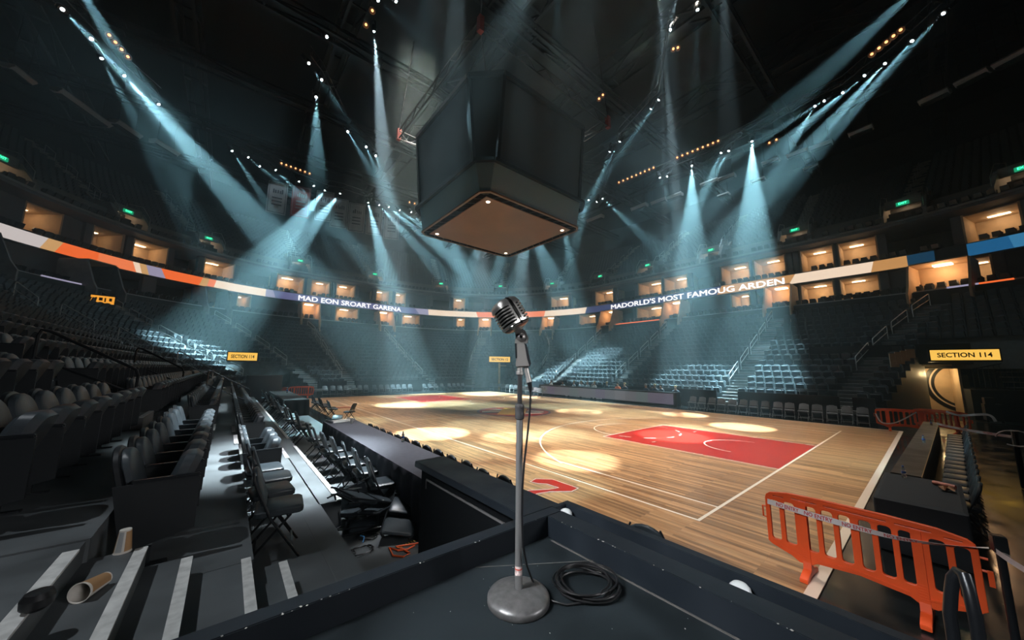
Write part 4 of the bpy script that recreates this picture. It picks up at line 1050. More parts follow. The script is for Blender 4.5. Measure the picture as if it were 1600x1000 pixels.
# paper cups
def cup(name, loc, rot, label):
    t = empty(name, loc, 0, label, 'cup'); t.rotation_euler = rot
    n = 28; H = .145
    prof = [(.030, 0), (.044, H), (.0415, H), (.0285, .004)]
    b = MB(); o = 0
    for r, z in prof: b.v += [(r*cos(2*pi*j/n), r*sin(2*pi*j/n), z) for j in range(n)]
    for i in range(3):
        for j in range(n): b.f.append((i*n+j, i*n+(j+1) % n, (i+1)*n+(j+1) % n, (i+1)*n+j)); b.mi.append(0)
    b.f.append(tuple(reversed(range(n)))); b.mi.append(0)
    b.build('cup_body', PAPER, t, smooth=True)
    b = MB(); b.tube([(.044*cos(2*pi*j/n), .044*sin(2*pi*j/n), H) for j in range(n)], .0024, 6, close=True); b.build('rolled_rim', PAPER, t, smooth=True)
    b = MB(); P0, P1 = [], []
    for (a0, a1, mi) in ((-.2, 1.9, 0), (2.2, 3.0, 1), (3.3, 5.3, 0)):
        b.cur = mi; m_ = 14
        for i in range(m_):
            aa, ab = a0+(a1-a0)*i/m_, a0+(a1-a0)*(i+1)/m_
            z0, z1 = .010, H-.012; r0, r1 = .0303+.014*z0/H, .0303+.014*z1/H
            b.quad((r0*cos(aa), r0*sin(aa), z0), (r0*cos(ab), r0*sin(ab), z0), (r1*cos(ab), r1*sin(ab), z1), (r1*cos(aa), r1*sin(aa), z1))
    b.build('printed_sleeve', [mat('kraft_brown_print', (.36, .20, .09), .7), mat('grey_print', (.35, .36, .36), .7)], t)
    return t
p = atz(193, 862, 1.407); cup('paper_cup', (p.x-.005, p.y, 1.407+.146), (pi, 0, .6), 'brown printed paper cup standing upside down on the dark step')
p = atz(143, 912, 1.45); c = cup('paper_cup', (p.x+.045, p.y+.045, 1.407+.036), (0, 0, 0), 'paper cup lying on its side with open mouth towards the front')
c.scale = (1.12,)*3; c.rotation_euler = Vector((-.42, -.90, .08)).to_track_quat('Z', 'Y').to_euler()

# ================================================================ FOLDING CHAIRS
def pad(mb, x0, x1, w, z0, z1, r=.05, M=None):
    P = rrect(x0, x1, -w/2, w/2, r, 3); k = len(P); cx = (x0+x1)/2; vs = []
    for z, sc in ((z0, .95), (z0+.012, 1), (z1-.018, 1), (z1, .90)):
        for x, y in P: vs.append(Vector((cx+(x-cx)*sc, y*sc, z)))
    if M is not None: vs = [M @ v for v in vs]
    fs = [tuple(reversed(range(k))), tuple(range(3*k, 4*k))]
    for l in range(3):
        for i in range(k): fs.append((l*k+i, l*k+(i+1) % k, (l+1)*k+(i+1) % k, (l+1)*k+i))
    mb.add(vs, fs)
SEATV = mat('padded_black_vinyl', (.026, .034, .040), .38, bump=.06, nscale=30)
def folding_chair(name='folding_chair', vin=SEATV, fr=STEEL):
    t = empty(name, (0, 0, 0), 0, 'x', 'chair')
    b = MB(); pad(b, -.19, .24, .44, .425, .495); b.build('seat', vin, t, smooth=True)
    th = atan2(.52, .86)
    M = Matrix.Translation((-.175, 0, .56)) @ Matrix.Rotation(-radians(90-17), 4, 'Y')
    b = MB(); P = []
    loft_back(b, .43, 0.0, .36, -.02, .025, 0)
    M2 = Matrix.Translation((-.115, 0, .545)) @ Matrix.Rotation(-.33, 4, 'Y')
    b.v = [tuple(M2 @ Vector(v)) for v in b.v]; b.build('backrest', vin, t, smooth=True)
    for s in (-1, 1):
        b = MB(); b.tube([(-.225, s*.17, .87), (-.215, s*.205, .80), (-.05, s*.225, .42), (.23, s*.225, .0)], .0125, 7); b.build('front_leg', fr, t, smooth=True)
        b = MB(); b.tube([(.13, s*.200, .425), (-.24, s*.200, 0)], .0125, 7); b.build('rear_leg', fr, t, smooth=True)
    b = MB(); b.bar((.165, -.225, .10), (.165, .225, .10), .02); b.build('front_stretcher', fr, t)
    b = MB(); b.bar((-.16, -.20, .10), (-.16, .20, .10), .02); b.build('rear_stretcher', fr, t)
    return t
FC = Proto(folding_chair())
GREYV = mat('grey_padded_vinyl', (.115, .12, .13), .45)
FC2 = Proto(folding_chair('folding_chair', GREYV, mat('grey_chair_tube', (.22, .22, .22), .35, metal=.7)))
G = 'padded folding chairs along the long press table, stand side'
for k, (x, y) in enumerate(((572, 718), (551, 703), (534, 693), (516, 684), (501, 677), (488, 669), (478, 662))):
    p = atz(x, y, 1.21); FC.put((p.x+.25, p.y+.02, .34), random.uniform(-.1, .12)-.08, 'black padded folding chair facing the long cloth table, %s from the partition' % ordn[k], G)
G = 'folding chairs along the small far table'
for k in range(20):
    FC.put((-5.08+.08*sin(k*1.7)+.2, 9.6+k*.76+.1*sin(k*2.3), .34), .1*sin(k*3.1), 'black folding chair in the long line beside the raised walkway, '+('nearer half' if k < 10 else 'farther half'), G)
G = 'folding chairs on the court side of the long press table'
for k, (x, y) in enumerate(((785, 746), (752, 735), (727, 722), (703, 713), (682, 704), (664, 697), (647, 690), (632, 684), (619, 680), (607, 676), (596, 671), (586, 667), (577, 663))):
    p = atz(x, y, 1.0); FC.put((p.x+.26, p.y, .0), random.uniform(-.08, .08), scale=(1, 1, 1.15), label='black folding chair on the court side of the long table, %s' % (('%s from the platform' % ordn[k]) if k < 10 else 'at its far end'), group=G)
p = atz(1000, 826, .84); FC.put((p.x+.25, p.y, .0), .2, 'black folding chair just showing above the platform rim, beside the court')
G = 'folding chairs on the court side of the small table'
for k in range(8): FC.put((-2.35+.1*sin(k*2), 17.6+k*.75, 0), .1*sin(k*5), 'black folding chair between the small table and the court edge', G)
FC.put((-1.9, 15.9, 0), 2.4, 'black padded chair turned askew at the court edge past the long table')
FC.put((-2.6, 15.0, 0.0), 1.2, 'black folding chair tilted beside the askew chair', None, rot=(.0, -.9, 1.1))
G = 'padded folding chairs on the first riser'
for k, v in enumerate((1.62, 2.22, 2.80, 3.36)):
    FC.put((-6.34+.03*sin(k*4), v, .74), (-.10, .06, -.02, .03)[k], '%s padded folding chair on the raised deck, counted from the white step edges' % ordn[k], G)
# far side row in front of the bowl
for k, x in enumerate((115, 188, 265, 340, 425, 508, 590, 682, 775, 868, 975, 1080, 1195, 1308, 1430)):
    d = ray(1060+x/5, 630); p = CAM+d*((18.9-CAM.x)/d.x)
    FC2.put((18.75, p.y, 0), pi+random.uniform(-.08, .08), '%s grey folding chair in the row right of the scorer table' % (ordw[k]), 'folding chairs along the far sideline')
for k, x in enumerate((433, 482, 526, 566, 612, 650, 690, 743, 785, 822, 858, 893, 928, 965, 1055, 1088, 1125, 1165, 1210, 1240, 1268, 1295)):
    d = ray(400+x/4, 605); p = CAM+d*((34.2-CAM.y)/d.y)
    blk = 'left block' if k < 7 else 'middle block' if k < 14 else 'right block'
    FC2.put((p.x, 34.2, 0), -pi/2+random.uniform(-.08, .08), '%s grey folding chair of the %s along the far baseline' % (ordn[k if k < 7 else (k-7 if k < 14 else k-14)], blk), 'folding chairs along the far baseline')
for k in range(13):
    x = 768+k*6.3; p = atd(x, 604, 44.5-k*.9)
    FC2.put((p.x, p.y, 0), -pi/2-.62, 'grey folding chair in the far corner beside the scorer table, '+('left of the microphone stand' if x < 800 else 'right of the microphone stand'), 'folding chairs in the far corner')
# toppled chairs
def folded_chair():
    t = empty('folded_chair', (0, 0, 0), 0, 'x', 'chair')
    b = MB(); pad(b, -.45, -.10, .42, .02, .055); b.build('backrest', SEATV, t, smooth=True)
    b = MB(); pad(b, -.02, .38, .40, .03, .095); b.build('seat', SEATV, t, smooth=True)
    for s in (-1, 1):
        MB().tube([(-.5, s*.17, .03), (-.44, s*.215, .03), (.55, s*.225, .03)], .0125, 7).build('front_leg', STEEL, t, smooth=True)
        MB().tube([(.05, s*.19, .06), (.52, s*.19, .11)], .0125, 7).build('rear_leg', STEEL, t, smooth=True)
    MB().bar((.45, -.225, .03), (.45, .225, .03), .022).build('front_stretcher', STEEL, t)
    MB().bar((.42, -.19, .10), (.42, .19, .10), .022).build('rear_stretcher', STEEL, t)
    return t
FD = Proto(folded_chair())
def lay(loc, rot, lab): FD.put(loc, 0, lab, 'toppled folding chairs', rot=rot)
lay((-5.05, 2.55, .80), (radians(172), radians(-22), radians(205)), 'collapsed folding chair on top of the heap, its frame tilted up towards the walkway')
lay((-4.95, 2.45, .38), (radians(4), radians(6), radians(160)), 'collapsed black chair lying flat under the heap')
lay((-4.7, 2.2, .50), (radians(10), radians(-10), radians(60)), 'collapsed black chair lying across the near end of the heap')
lay((-5.1, 2.75, .58), (radians(180), radians(8), radians(120)), 'collapsed black chair showing its legs in the middle of the heap')

FC.put((-5.35, 2.6, .66), 0, 'tipped over folding chair lying across the heap with its legs in the air', 'toppled folding chairs', rot=(radians(95), radians(18), radians(150)))

# ================================================================ TABLES
def cloth_table(name, x0, x1, y0, y1, z, mt, label, group=None, folds=.025, seed=1):
    rnd = random.Random(seed); t = empty(name, ((x0+x1)/2, (y0+y1)/2, 0), 0, label, 'table', group)
    hx, hy = (x1-x0)/2, (y1-y0)/2; b = MB(); b.bb(-hx, hx, -hy, hy, z-.04, z-.006); b.build('tabletop', PLASTIC, t)
    per = []; n = max(8, int(hx*2/.07)); m_ = int(hy*2/.07)
    per += [(-hx+2*hx*i/n, -hy, 0, -1) for i in range(n)]; per += [(hx, -hy+2*hy*i/m_, 1, 0) for i in range(m_)]
    per += [(hx-2*hx*i/n, hy, 0, 1) for i in range(n)]; per += [(-hx, hy-2*hy*i/m_, -1, 0) for i in range(m_)]
    k = len(per); vs = []; ph = rnd.random()*6
    for zi, zz in enumerate((z, z-.012, z-.14, z-.30, z-.5, .02)):
        for i, (x, y, nx, ny) in enumerate(per):
            f = (0, .15, .5, .8, 1, 1.25)[zi]; w_ = folds*f*(sin(i*1.15+ph+.6*sin(i*.23))+.5*sin(i*.53+ph*2))+.012*f+(0.004 if zi else 0)
            vs.append((x+nx*w_, y+ny*w_, zz))
    fs = []
    for l in range(5):
        for i in range(k): fs.append((l*k+i, (l+1)*k+i, (l+1)*k+(i+1) % k, l*k+(i+1) % k))
    fs.append(tuple(range(k))); b = MB(); b.add(vs, fs); b.build('tablecloth', mt, t, smooth=True)
    for sx in (-1, 1):
        for sy in (-1, 1): MB().tube([(sx*(hx-.08), sy*(hy-.15), 0), (sx*(hx-.08), sy*(hy-.15), z-.04)], .015, 6).build('leg', STEEL, t)
    return t
cloth_table('press_table', -4.57, -3.74, 1.3, 8.5, 1.10, CLOTH, 'long table under wrinkled charcoal cloth running along the court beside the platform', seed=2)
cloth_table('small_press_table', -4.66, -3.64, 16.6, 24.4, 1.10, CLOTHB, 'farther table under black cloth in front of the orange barrier', seed=5, folds=.03)
p = atz(532, 658, 1.11)
tr = empty('paper_tray', (p.x, p.y, 1.106), .2, 'white tray with papers on the far end of the long cloth table', 'tray')
b = MB(); b.bb(-.32, .32, -.25, .25, 0, .015); b.bb(-.32, -.30, -.25, .25, 0, .06); b.bb(.30, .32, -.25, .25, 0, .06); b.build('tray', WHITE, tr)
for q in range(3): MB().box((-.1+q*.12, .02*q, .02+.006*q), (.21, .29, .005), .3*q).build('paper_sheet', mat('paper', (.7, .7, .68), .8), tr)
for q, (dx, dy) in enumerate(((.5, -.45), (.62, -.25), (.42, -.75))):
    b = MB(); b.lathe([(.025, 0), (.035, .09), (.031, .09), (.022, .01)], (0, 0, 0), 14); o = b.build('table_cup', WHITE, smooth=True); o.location = (p.x+dx*.6-.1, p.y+dy*.8, 1.105)
    tag(o, 'small white cup beside the tray on the long table, %s of three' % ordn[q], 'cup', 'white cups on the long table')
# bottles
CLEAR = mat('clear_bottle_plastic', (.75, .82, .86), .08, trans=.85); BLUE = mat('blue_bottle_label', (.03, .10, .35), .5)
def bottle(loc, label, cap=BLUE, sc=1):
    t = empty('water_bottle', loc, 0, label, 'bottle', None); t.scale = (sc,)*3
    MB().lathe([(.026, 0), (.031, .008), (.031, .05), (.029, .06), (.031, .07), (.031, .13), (.026, .155), (.013, .18), (.012, .195)], n=18).build('bottle_body', CLEAR, t, smooth=True)
    MB().lathe([(.0315, .075), (.0315, .115)], n=18).build('label_band', BLUE, t, smooth=True)
    MB().lathe([(.014, .190), (.014, .21), (.012, .212)], n=14).build('bottle_cap', cap, t, smooth=True)
    return t
p = atz(643, 688, 1.11); bottle((-3.82, p.y, 1.106), 'small bottle with dark cap standing on the long cloth table', PLASTIC)
p = atz(461, 608, .77); bottle((-3.95, 22.0, 1.106), 'water bottle standing on the farther black table', WHITE, 1.6)

# ================================================================ RIGHT HAND PRESS TABLE
TV = lambda u: -2.66-.024*(u-3.3)
t = empty('courtside_table', (9.3, -2.62, 0), -.024, 'long narrow black courtside table with dark satin top along the right baseline', 'table')
b = MB(); b.bb(-6.0, 5.6, -.19, .20, .72, .765); b.build('tabletop', mat('satin_brown_black_top', (.018, .016, .014), .5, rvar=.08, nscale=2), t, bevel=.004)
b = MB(); b.bb(-6.0, 5.6, -.18, .19, .0, .72); b.build('front_panel', FRM, t)
b = MB(); b.bb(-6.0, 5.6, -.2, -.19, .74, .762); b.build('brass_edge', mat('brass_edge', (.30, .19, .08), .5, metal=.5), t)
t = empty('courtside_table_end', (2.2, -2.66, 0), 0, 'low black draped table at the near end of the courtside table', 'table')
b = MB(); pad(b, -1.05, 1.1, .92, .0, .76, .03); b.build('drape', mat('black_drape', (.010, .013, .017), .8), t, smooth=False)
for (x, y, lab) in ((1413, 746, 'water bottle on the near end of the courtside table'), (1444, 692, 'water bottle halfway along the courtside table'), (1449, 664, 'water bottle at the far end of the courtside table, before the orange barrier')):
    p = atz(x, y, .767); bottle((p.x, min(max(p.y, TV(p.x)-.12), TV(p.x)+.14) if p.x > 3.3 else p.y, .766), lab, BLUE, 1.0)
p = atz(1474, 744, .78); o = MB().tube([(-.13, 0, .035), (.13, 0, .035)], .034, 12).build('drink_can', mat('red_white_can', (.62, .22, .16), .5, noise=.5, nscale=9), smooth=True); o.location = (2.75, p.y, .766); o.rotation_euler = (0, 0, 1.2); tag(o, 'red and white cylinder lying on the low black table', 'can')
rnd = random.Random(4); b = MB(); vs = []
for i in range(6):
    for j in range(6): vs.append((i*.03-.08+rnd.uniform(-.02, .02), j*.03-.08+rnd.uniform(-.02, .02), rnd.uniform(0, .09)))
b.add(vs, [(i*6+j, (i+1)*6+j, (i+1)*6+j+1, i*6+j+1) for i in range(5) for j in range(5)])
o = b.build('crumpled_wrapper', mat('orange_foil', (.45, .25, .15), .3, metal=.4)); p = atz(1485, 758, .78); o.location = (2.45, p.y+.05, .766); tag(o, 'crumpled silver and orange wrapper beside the red and white cylinder', 'wrapper')
G = 'black folding chairs along the right courtside table'
for k in range(18):
    FC.put((3.0+k*.62, TV(3+k*.62)-.44, 0), pi/2+.03*sin(k*3), '%s black folding chair behind the right courtside table, counted from the near end' % (ordw[k]), G)
# ================================================================ ORANGE BARRIERS
def barrier():
    t = empty('plastic_barrier', (0, 0, 0), 0, 'x', 'barrier'); H = 1.0; L = 1.94; z0 = .16
    out = [(-.97, .30), (-.93, .27), (-.70, .20), (-.62, .15), (-.50, .15), (-.42, .20), (0, .235), (.42, .20), (.50, .15), (.62, .15), (.70, .20), (.93, .27), (.97, .30), (.97, .86), (.955, .91), (.91, .945), (.70, .985), (.3, 1.0), (-.3, 1.0), (-.70, .985), (-.91, .945), (-.955, .91), (-.97, .86)]
    holes = []
    ys = [(-.925, -.80), (-.755, -.62), (-.50, -.38), (-.335, -.205), (-.16, -.035), (.01+.025, .16), (.205, .335), (.38, .50), (.62, .755), (.80, .925)]
    for a, b in ys:
        m_ = abs((a+b)/2); hi = .885-.05*max(0, (m_-.55))*1.6; lo = .325 if m_ < .56 else .335
        holes.append(rrect(a, b, lo, hi, .04))
    for a, b in ((-.66, -.36), (-.30, .30), (.36, .66)): holes.append(rrect(a, b, .925, .945, .009))
    for a, b in ((-.88, -.74), (.74, .88)): holes.append(rrect(a, b, .905, .925, .009))
    vs, fs = curve_plate(out, holes, .016, .006)
    b = MB(); b.add([(0, x, y) for x, y, z in vs] and [(z, x, y) for x, y, z in vs], fs); b.build('panel', ORANGE, t)
    b = MB()   # moulded ribs standing off the panel
    for s in (-1, 1):
        for a, c, lo, hi in ((-.93, -.30, .905, .91), (.30, .93, .905, .91)): pass
        b.bar((s*.026, -.9, .29), (s*.026, -.5, .215), .014, .02); b.bar((s*.026, .9, .29), (s*.026, .5, .215), .014, .02)
        b.bar((s*.026, -.42, .235), (s*.026, 0, .27), .014, .02); b.bar((s*.026, .42, .235), (s*.026, 0, .27), .014, .02)
        b.bar((s*.024, -.33, .90), (s*.024, .33, .90), .012, .015); b.bar((s*.024, -.33, .965), (s*.024, .33, .965), .012, .015)
        for c in (-.53, .53):
            b.box((s*.024, c, .55), (.03, .085, .74))
            for q in range(6): b.box((s*.041, c, .22+q*.028), (.01, .07, .010))
    b.build('rib', ORANGE, t)
    for c in (-.53, .53):
        f = MB(); vs = []
        P = [(-.26, 0), (-.26, .045), (-.20, .065), (-.06, .10), (-.035, .20), (.035, .20), (.06, .10), (.20, .065), (.26, .045), (.26, 0), (.15, 0), (.10, .02), (-.10, .02), (-.15, 0)]
        f.prism(P, 'y', c-.045, c+.045); f.build('foot', ORANGE, t, bevel=.006)
    f = MB(); f.tube([(0, -.96, .74), (0, -1.02, .74), (0, -1.02, .60), (0, -.96, .60)], .012, 6); f.build('hook', ORANGE, t)
    f = MB(); f.tube([(0, .96, .80), (0, 1.03, .80)], .012, 6); f.tube([(0, .96, .68), (0, 1.03, .68)], .012, 6); f.box((0, 1.03, .62), (.04, .04, .14)); f.build('hook', ORANGE, t)
    return t
BR_ = Proto(barrier())
BR_.put((-.68, -2.19, 0), pi-.035, 'large orange plastic crowd barrier wrapped with tape, nearest on the right', scale=(1, .95, 1.01))
BR_.put((17.5, -1.95, 0), pi+.08, 'orange plastic barrier standing at the far right court corner')
BR_.put((18.6, -3.0, 0), pi-.5, 'orange barrier just behind and right of the one at the court corner')
p = atz(465, 620, 0); BR_.put((-1.75, 31.9, 0), pi/2-.06, 'orange plastic barrier at the far left court corner behind the black table')
BR_.put((-3.1, 30.5, 0), .12, 'orange barrier seen end-on left of the far black table')
# tape
TAPEM = mat('white_barrier_tape', (.72, .68, .68), .45); TAPER = mat('red_tape_print', (.55, .03, .04), .45)
def tape(name, pts, w, label, words=(), twist=None, nrm=None, parts_only=None):
    P = [Vector(p) for p in pts]; o = P[0].copy(); n = 14; Q = []
    for i in range(len(P)-1):
        a, b = P[i], P[i+1]; pa = P[i-1] if i else a; pb = P[i+2] if i+2 < len(P) else b
        for k in range(n):
            t_ = k/n; Q.append(.5*((2*a)+(b-pa)*t_+(2*pa-5*a+4*b-pb)*t_*t_+(3*a-pa-3*b+pb)*t_**3))
    Q.append(P[-1]); L = [0]
    for a, b in zip(Q, Q[1:]): L.append(L[-1]+(b-a).length)
    def fr(s):
        i = 0
        while i < len(L)-2 and L[i+1] < s: i += 1
        f_ = (s-L[i])/max(1e-6, L[i+1]-L[i]); return Q[i].lerp(Q[i+1], f_), (Q[i+1]-Q[i]).normalized()
    N = Vector(nrm or (-1, 0, 0)); tot = L[-1]; tw = twist or (lambda s: 0)
    def at(s, y, off=0):
        c, d = fr(s); up = (N.cross(d)).normalized(); up = up if up.z > 0 else -up
        a = tw(s/tot); u2 = up*cos(a)+N*sin(a); nn = N*cos(a)-up*sin(a); return c+u2*y+nn*off-o
    b = MB(); m_ = 60
    for i in range(m_):
        s0, s1 = tot*i/m_, tot*(i+1)/m_
        b.add([at(s0, -w/2), at(s1, -w/2), at(s1, w/2), at(s0, w/2), at(s0, -w/2, .0012), at(s1, -w/2, .0012), at(s1, w/2, .0012), at(s0, w/2, .0012)], [(0, 1, 2, 3), (7, 6, 5, 4), (0, 4, 5, 1), (3, 2, 6, 7)])
    t = b.build(name, TAPEM); t.location = o; tag(t, label, 'tape')
    for (word, f0, f1) in words:
        vs, fs = text_mesh(word, .1, .002); x0 = min(v[0] for v in vs); x1 = max(v[0] for v in vs); h0 = min(v[1] for v in vs); h1 = max(v[1] for v in vs)
        m2 = MB(); m2.add([at(tot*(f0+(f1-f0)*(x-x0)/(x1-x0)), ((y-h0)/(h1-h0)-.5)*w*.72, .0025) for x, y, z in vs], fs); m2.build('tape_lettering', TAPER, t)
    return t
pts = [onu(x, y, -.755) for i, (x, y) in enumerate(((1199, 783), (1215, 788), (1270, 805), (1330, 822), (1400, 840), (1470, 851), (1545, 856)))]
tape('no_entry_tape', pts, .070, 'white tape printed NO ENTRY in red strung across the orange barrier', (('NO ENTRY', .055, .185), ('NO ENTRY', .215, .365), ('NO ENTRY', .41, .55), ('NO ENTRY', .60, .74)), twist=lambda s: (0 if s < .38 else (s-.38)*3.2*0.75))
p0 = onu(1552, 858, -.98)
tape('no_entry_tape', [p0, onu(1575, 874, -1.2), onu(1640, 915, -1.7)], .05, 'loose end of the white tape running off from the black post at the right', (('NO ENTRY', .3, .7),), nrm=(-.8, -.6, 0))
# tape post
t = empty('tape_post', (-.98, -3.24, 0), .3, 'black retractable tape post at the right end of the near barrier', 'post')
MB().lathe([(.17, 0), (.17, .012), (.05, .03), (.03, .04)], n=24).build('base', STEEL, t, smooth=True)
MB().tube([(0, 0, .03), (0, 0, 1.0)], .03, 12).build('pole', STEEL, t, smooth=True)
b = MB(); b.box((0, 0, 1.06), (.09, .09, .16)); b.build('tape_head', PLASTIC, t, bevel=.008)
MB().tube([(-.05, .0, .98), (-.11, .0, .99)], .022, 10).build('clamp', SATIN, t, smooth=True)
# far tapes
a, b2, c = onu(1464, 662, 13.0), onu(1500, 670, 11.0), onu(1584, 683, 8.0)
tape('far_tape', [a, b2, c], .075, 'red and white tape stretched behind the courtside table chairs', (('NO ENTRY', .1, .2), ('NO ENTRY', .4, .5), ('NO ENTRY', .7, .8)))
tape('far_tape', [onu(1478, 643, 18.2), onu(1500, 649, 17.8), onu(1543, 648, 17), onu(1556, 659, 16.9)], .09, 'thin pink white tape hanging from the far right barriers', (), twist=lambda s: .5*sin(s*9))
tape('far_tape', [onu(1368, 646, 17.3), onu(1378, 660, 17.3), onu(1400, 660, 17.3), onu(1432, 644, 17.3)], .05, 'pale tape sagging across the far right barrier')
c = onu(1586, 683, 8.0)
t = empty('tape_stand', (c.x, c.y, 0), 0, 'dark stand with a loop of tape at the right edge', 'post')
MB().tube([(0, 0, 0), (0, 0, c.z+.15)], .05, 8).build('pole', STEEL, t)
MB().tube([(-.1, .28*cos(a_*.35), c.z-.02+.18*sin(a_*.35)) for a_ in range(16)], .018, 5).build('tape_loop', TAPEM, t)

# ================================================================ SIGNS AND TUNNELS
SIGNY = emis('amber_sign_face', (1.0, .58, .10), 1.0); SIGNT = mat('sign_letter_dark', (.03, .012, .004), .6)
def sign(name, L, Rr, h, text, label, pole=False, ls=.62):
    c = (L+Rr)/2; w_ = (Rr-L).xy.length; an = atan2(Rr.y-L.y, Rr.x-L.x)
    t = empty(name, c, an, label, 'sign')
    b = MB(); b.bb(-w_/2-.06, w_/2+.06, .03, .30, -h/2-.10, h/2+.06); b.build('housing', FRM, t)
    b = MB(); b.bb(-w_/2, w_/2, .0, .03, -h/2, h/2); b.build('lit_face', SIGNY, t)
    vs, fs = text_mesh(text, .5, .012); x0 = min(v[0] for v in vs); x1 = max(v[0] for v in vs); y0 = min(v[1] for v in vs); y1 = max(v[1] for v in vs)
    b = MB(); b.add([((x-(x0+x1)/2)/(x1-x0)*w_*.80, -.012, (y-(y0+y1)/2)/(y1-y0)*h*.46) for x, y, z in vs], fs); b.build('lettering', SIGNT, t)
    if pole:
        b = MB(); b.bb(-.12, .12, .1, .3, -c.z, -h/2); b.build('pole', TAN, t); b = MB(); b.bb(.1, .9, .1, .2, -h/2-.5, -h/2-.42); b.build('bracket', TAN, t)
    return t
sign('section_sign', atd(1454, 555.5, 30.5), atd(1562.5, 553.5, 31.1), .56, 'SECTION 114', 'large lit amber SECTION 114 sign over the right hand tunnel')
sign('section_sign', atd(356, 557, 35), atd(402, 557, 35), .62, 'SECTION 114', 'lit amber SECTION 114 sign in the far left corner')
sign('section_sign', atd(764.5, 561.5, 44), atd(797, 561.5, 44.6), .68, 'SECTION 12', 'smallest lit amber section sign on a tan post, left of the microphone', True)
c = atoff(160, 470, 14.4); t = empty('led_sign', c, .2, 'small glowing amber sign at the left portal below the orange ribbon', 'sign')
MB().bb(-.75, .75, -.06, .12, -.45, .5).build('housing', FRM, t); MB().bb(-.65, .65, -.09, -.06, -.35, .4).build('lit_face', emis('amber_led', (1.0, .42, .04), 1.0), t)
b = MB()
for q, (x, w_) in enumerate(((-.4, .08), (-.2, .2), (.1, .08), (.35, .16))): b.bb(x, x+w_, -.1, -.09, -.1+.1*(q % 2), .25)
b.build('lettering', SIGNT, t)
# right tunnel: warm lit recess with a round wall graphic, black surrounds
tl, tr_ = atd(1434, 600, 35), atd(1498, 600, 35.3)
d_ = (tr_-tl); d_.z = 0; wd = d_.length; an = atan2(d_.y, d_.x)
t = empty('tunnel', (tl.x, tl.y, 0), an, 'warm lit tunnel under the right section sign with a round wall graphic', 'tunnel')
H = atd(1440, 572, 35).z; D = 1.7
b = MB(); b.bb(-.05, wd+.05, D, D+.1, 0, H); b.build('back_wall', TANL, t)
b = MB(); b.bb(-.15, -.05, 0, D, 0, H); b.build('side_wall', TANL, t); b = MB(); b.bb(wd+.05, wd+.15, 0, D, 0, H); b.build('side_wall', TANL, t)
b = MB(); b.bb(-.15, wd+.15, 0, D, H, H+.1); b.build('ceiling', TANL, t)
b = MB(); R_ = 1.75
def ringpoly(r0, r1, y, a0, a1, cx, cz, mb, n=30):
    for i in range(n):
        p_, q_ = radians(a0+(a1-a0)*i/n), radians(a0+(a1-a0)*(i+1)/n)
        mb.quad((cx+r0*cos(p_), y, cz+r0*sin(p_)), (cx+r1*cos(p_), y, cz+r1*sin(p_)), (cx+r1*cos(q_), y, cz+r1*sin(q_)), (cx+r0*cos(q_), y, cz+r0*sin(q_)))
ringpoly(1.35, 1.80, D-.02, 90, 270, 2.35, 1.95, b); b.cur = 1; ringpoly(1.50, 1.58, D-.03, 90, 270, 2.35, 1.95, b)
b.build('round_wall_graphic', [FRM, CREAM], t)
b = MB(); b.bb(2.05, 2.4, D-.3, D-.2, 0, 2.6); b.build('dark_door', FRM, t)
b = MB(); b.bb(.6, 1.8, .5, .9, H-.1, H-.02); b.build('ceiling_lamp', LAMPW, t)
warm_light('tunnel_lamp_light', Vector((tl.x, tl.y, H-.5))+Vector((cos(an)*wd*.5-sin(an)*.6, sin(an)*wd*.5+cos(an)*.6, 0)), .2, 60, (1.0, .72, .34))
R2 = Matrix.Rotation(an, 3, 'Z')
def tw(x, y, z=0): return Vector((tl.x, tl.y, z))+R2 @ Vector((x, y, 0))
b = MB()
for (x0, x1, y0, y1, z0, z1) in ((-5.2, -.15, -.3, 6, 0, 3.3), (-5.2, wd+6.5, -.4, 5.5, H+.1, H+1.4), (wd+.15, wd+14, -1.2, 5, 0, 1.75)):
    cc = tw((x0+x1)/2, (y0+y1)/2); b.box((cc.x, cc.y, (z0+z1)/2), (x1-x0, y1-y0, z1-z0), an)
struct('wall_tunnel_surround', b, DARKW)
# railings and steps above the black wall right of the tunnel
t = empty('tunnel_railing', tw(wd+.4, -.9, 1.75), an, 'black barred railing on the wall right of the tunnel', 'railing')
b = MB(); b.tube([(0, 0, 1.2), (1.8, 0, 1.75), (7, 0, 1.75)], .035, 6); b.tube([(0, 0, .08), (7, 0, .08)], .03, 6); b.build('top_rail', STEEL, t)
b = MB()
for k in range(34): b.tube([(k*.2, 0, 0), (k*.2, 0, min(1.75, 1.2+k*.2*.3))], .014, 4)
b.build('bars', STEEL, t)['kind'] = 'stuff'
for k in range(5):
    q = tw(wd+3.0+k*.0, .2+k*.35); o = MB().box((0, 0, 0), (2.4, .06, .03), 0).build('step_edge', NOSE); o.location = (q.x, q.y, 1.9+k*.30); o.rotation_euler = (0, 0, an)
    tag(o, '%s pale step edge from the bottom behind the railing right of the tunnel' % ordn[k], 'step edge', 'step edges right of the tunnel')
# stacked tan folding seats at the end of the far stand
for k in range(4):
    q = atd(1397+k*8.5, 563-k*3.5, 30.5); o = MB().box((0, 0, 0), (.34, .2, .8-.1*k), 0).build('seat_end_panel', TAN); o.location = q; o.rotation_euler = (0, 0, an)
    tag(o, '%s tan lit seat end panel from the left, stepping up left of the amber sign' % ordn[k], 'seat end', 'tan seat ends left of the amber sign')
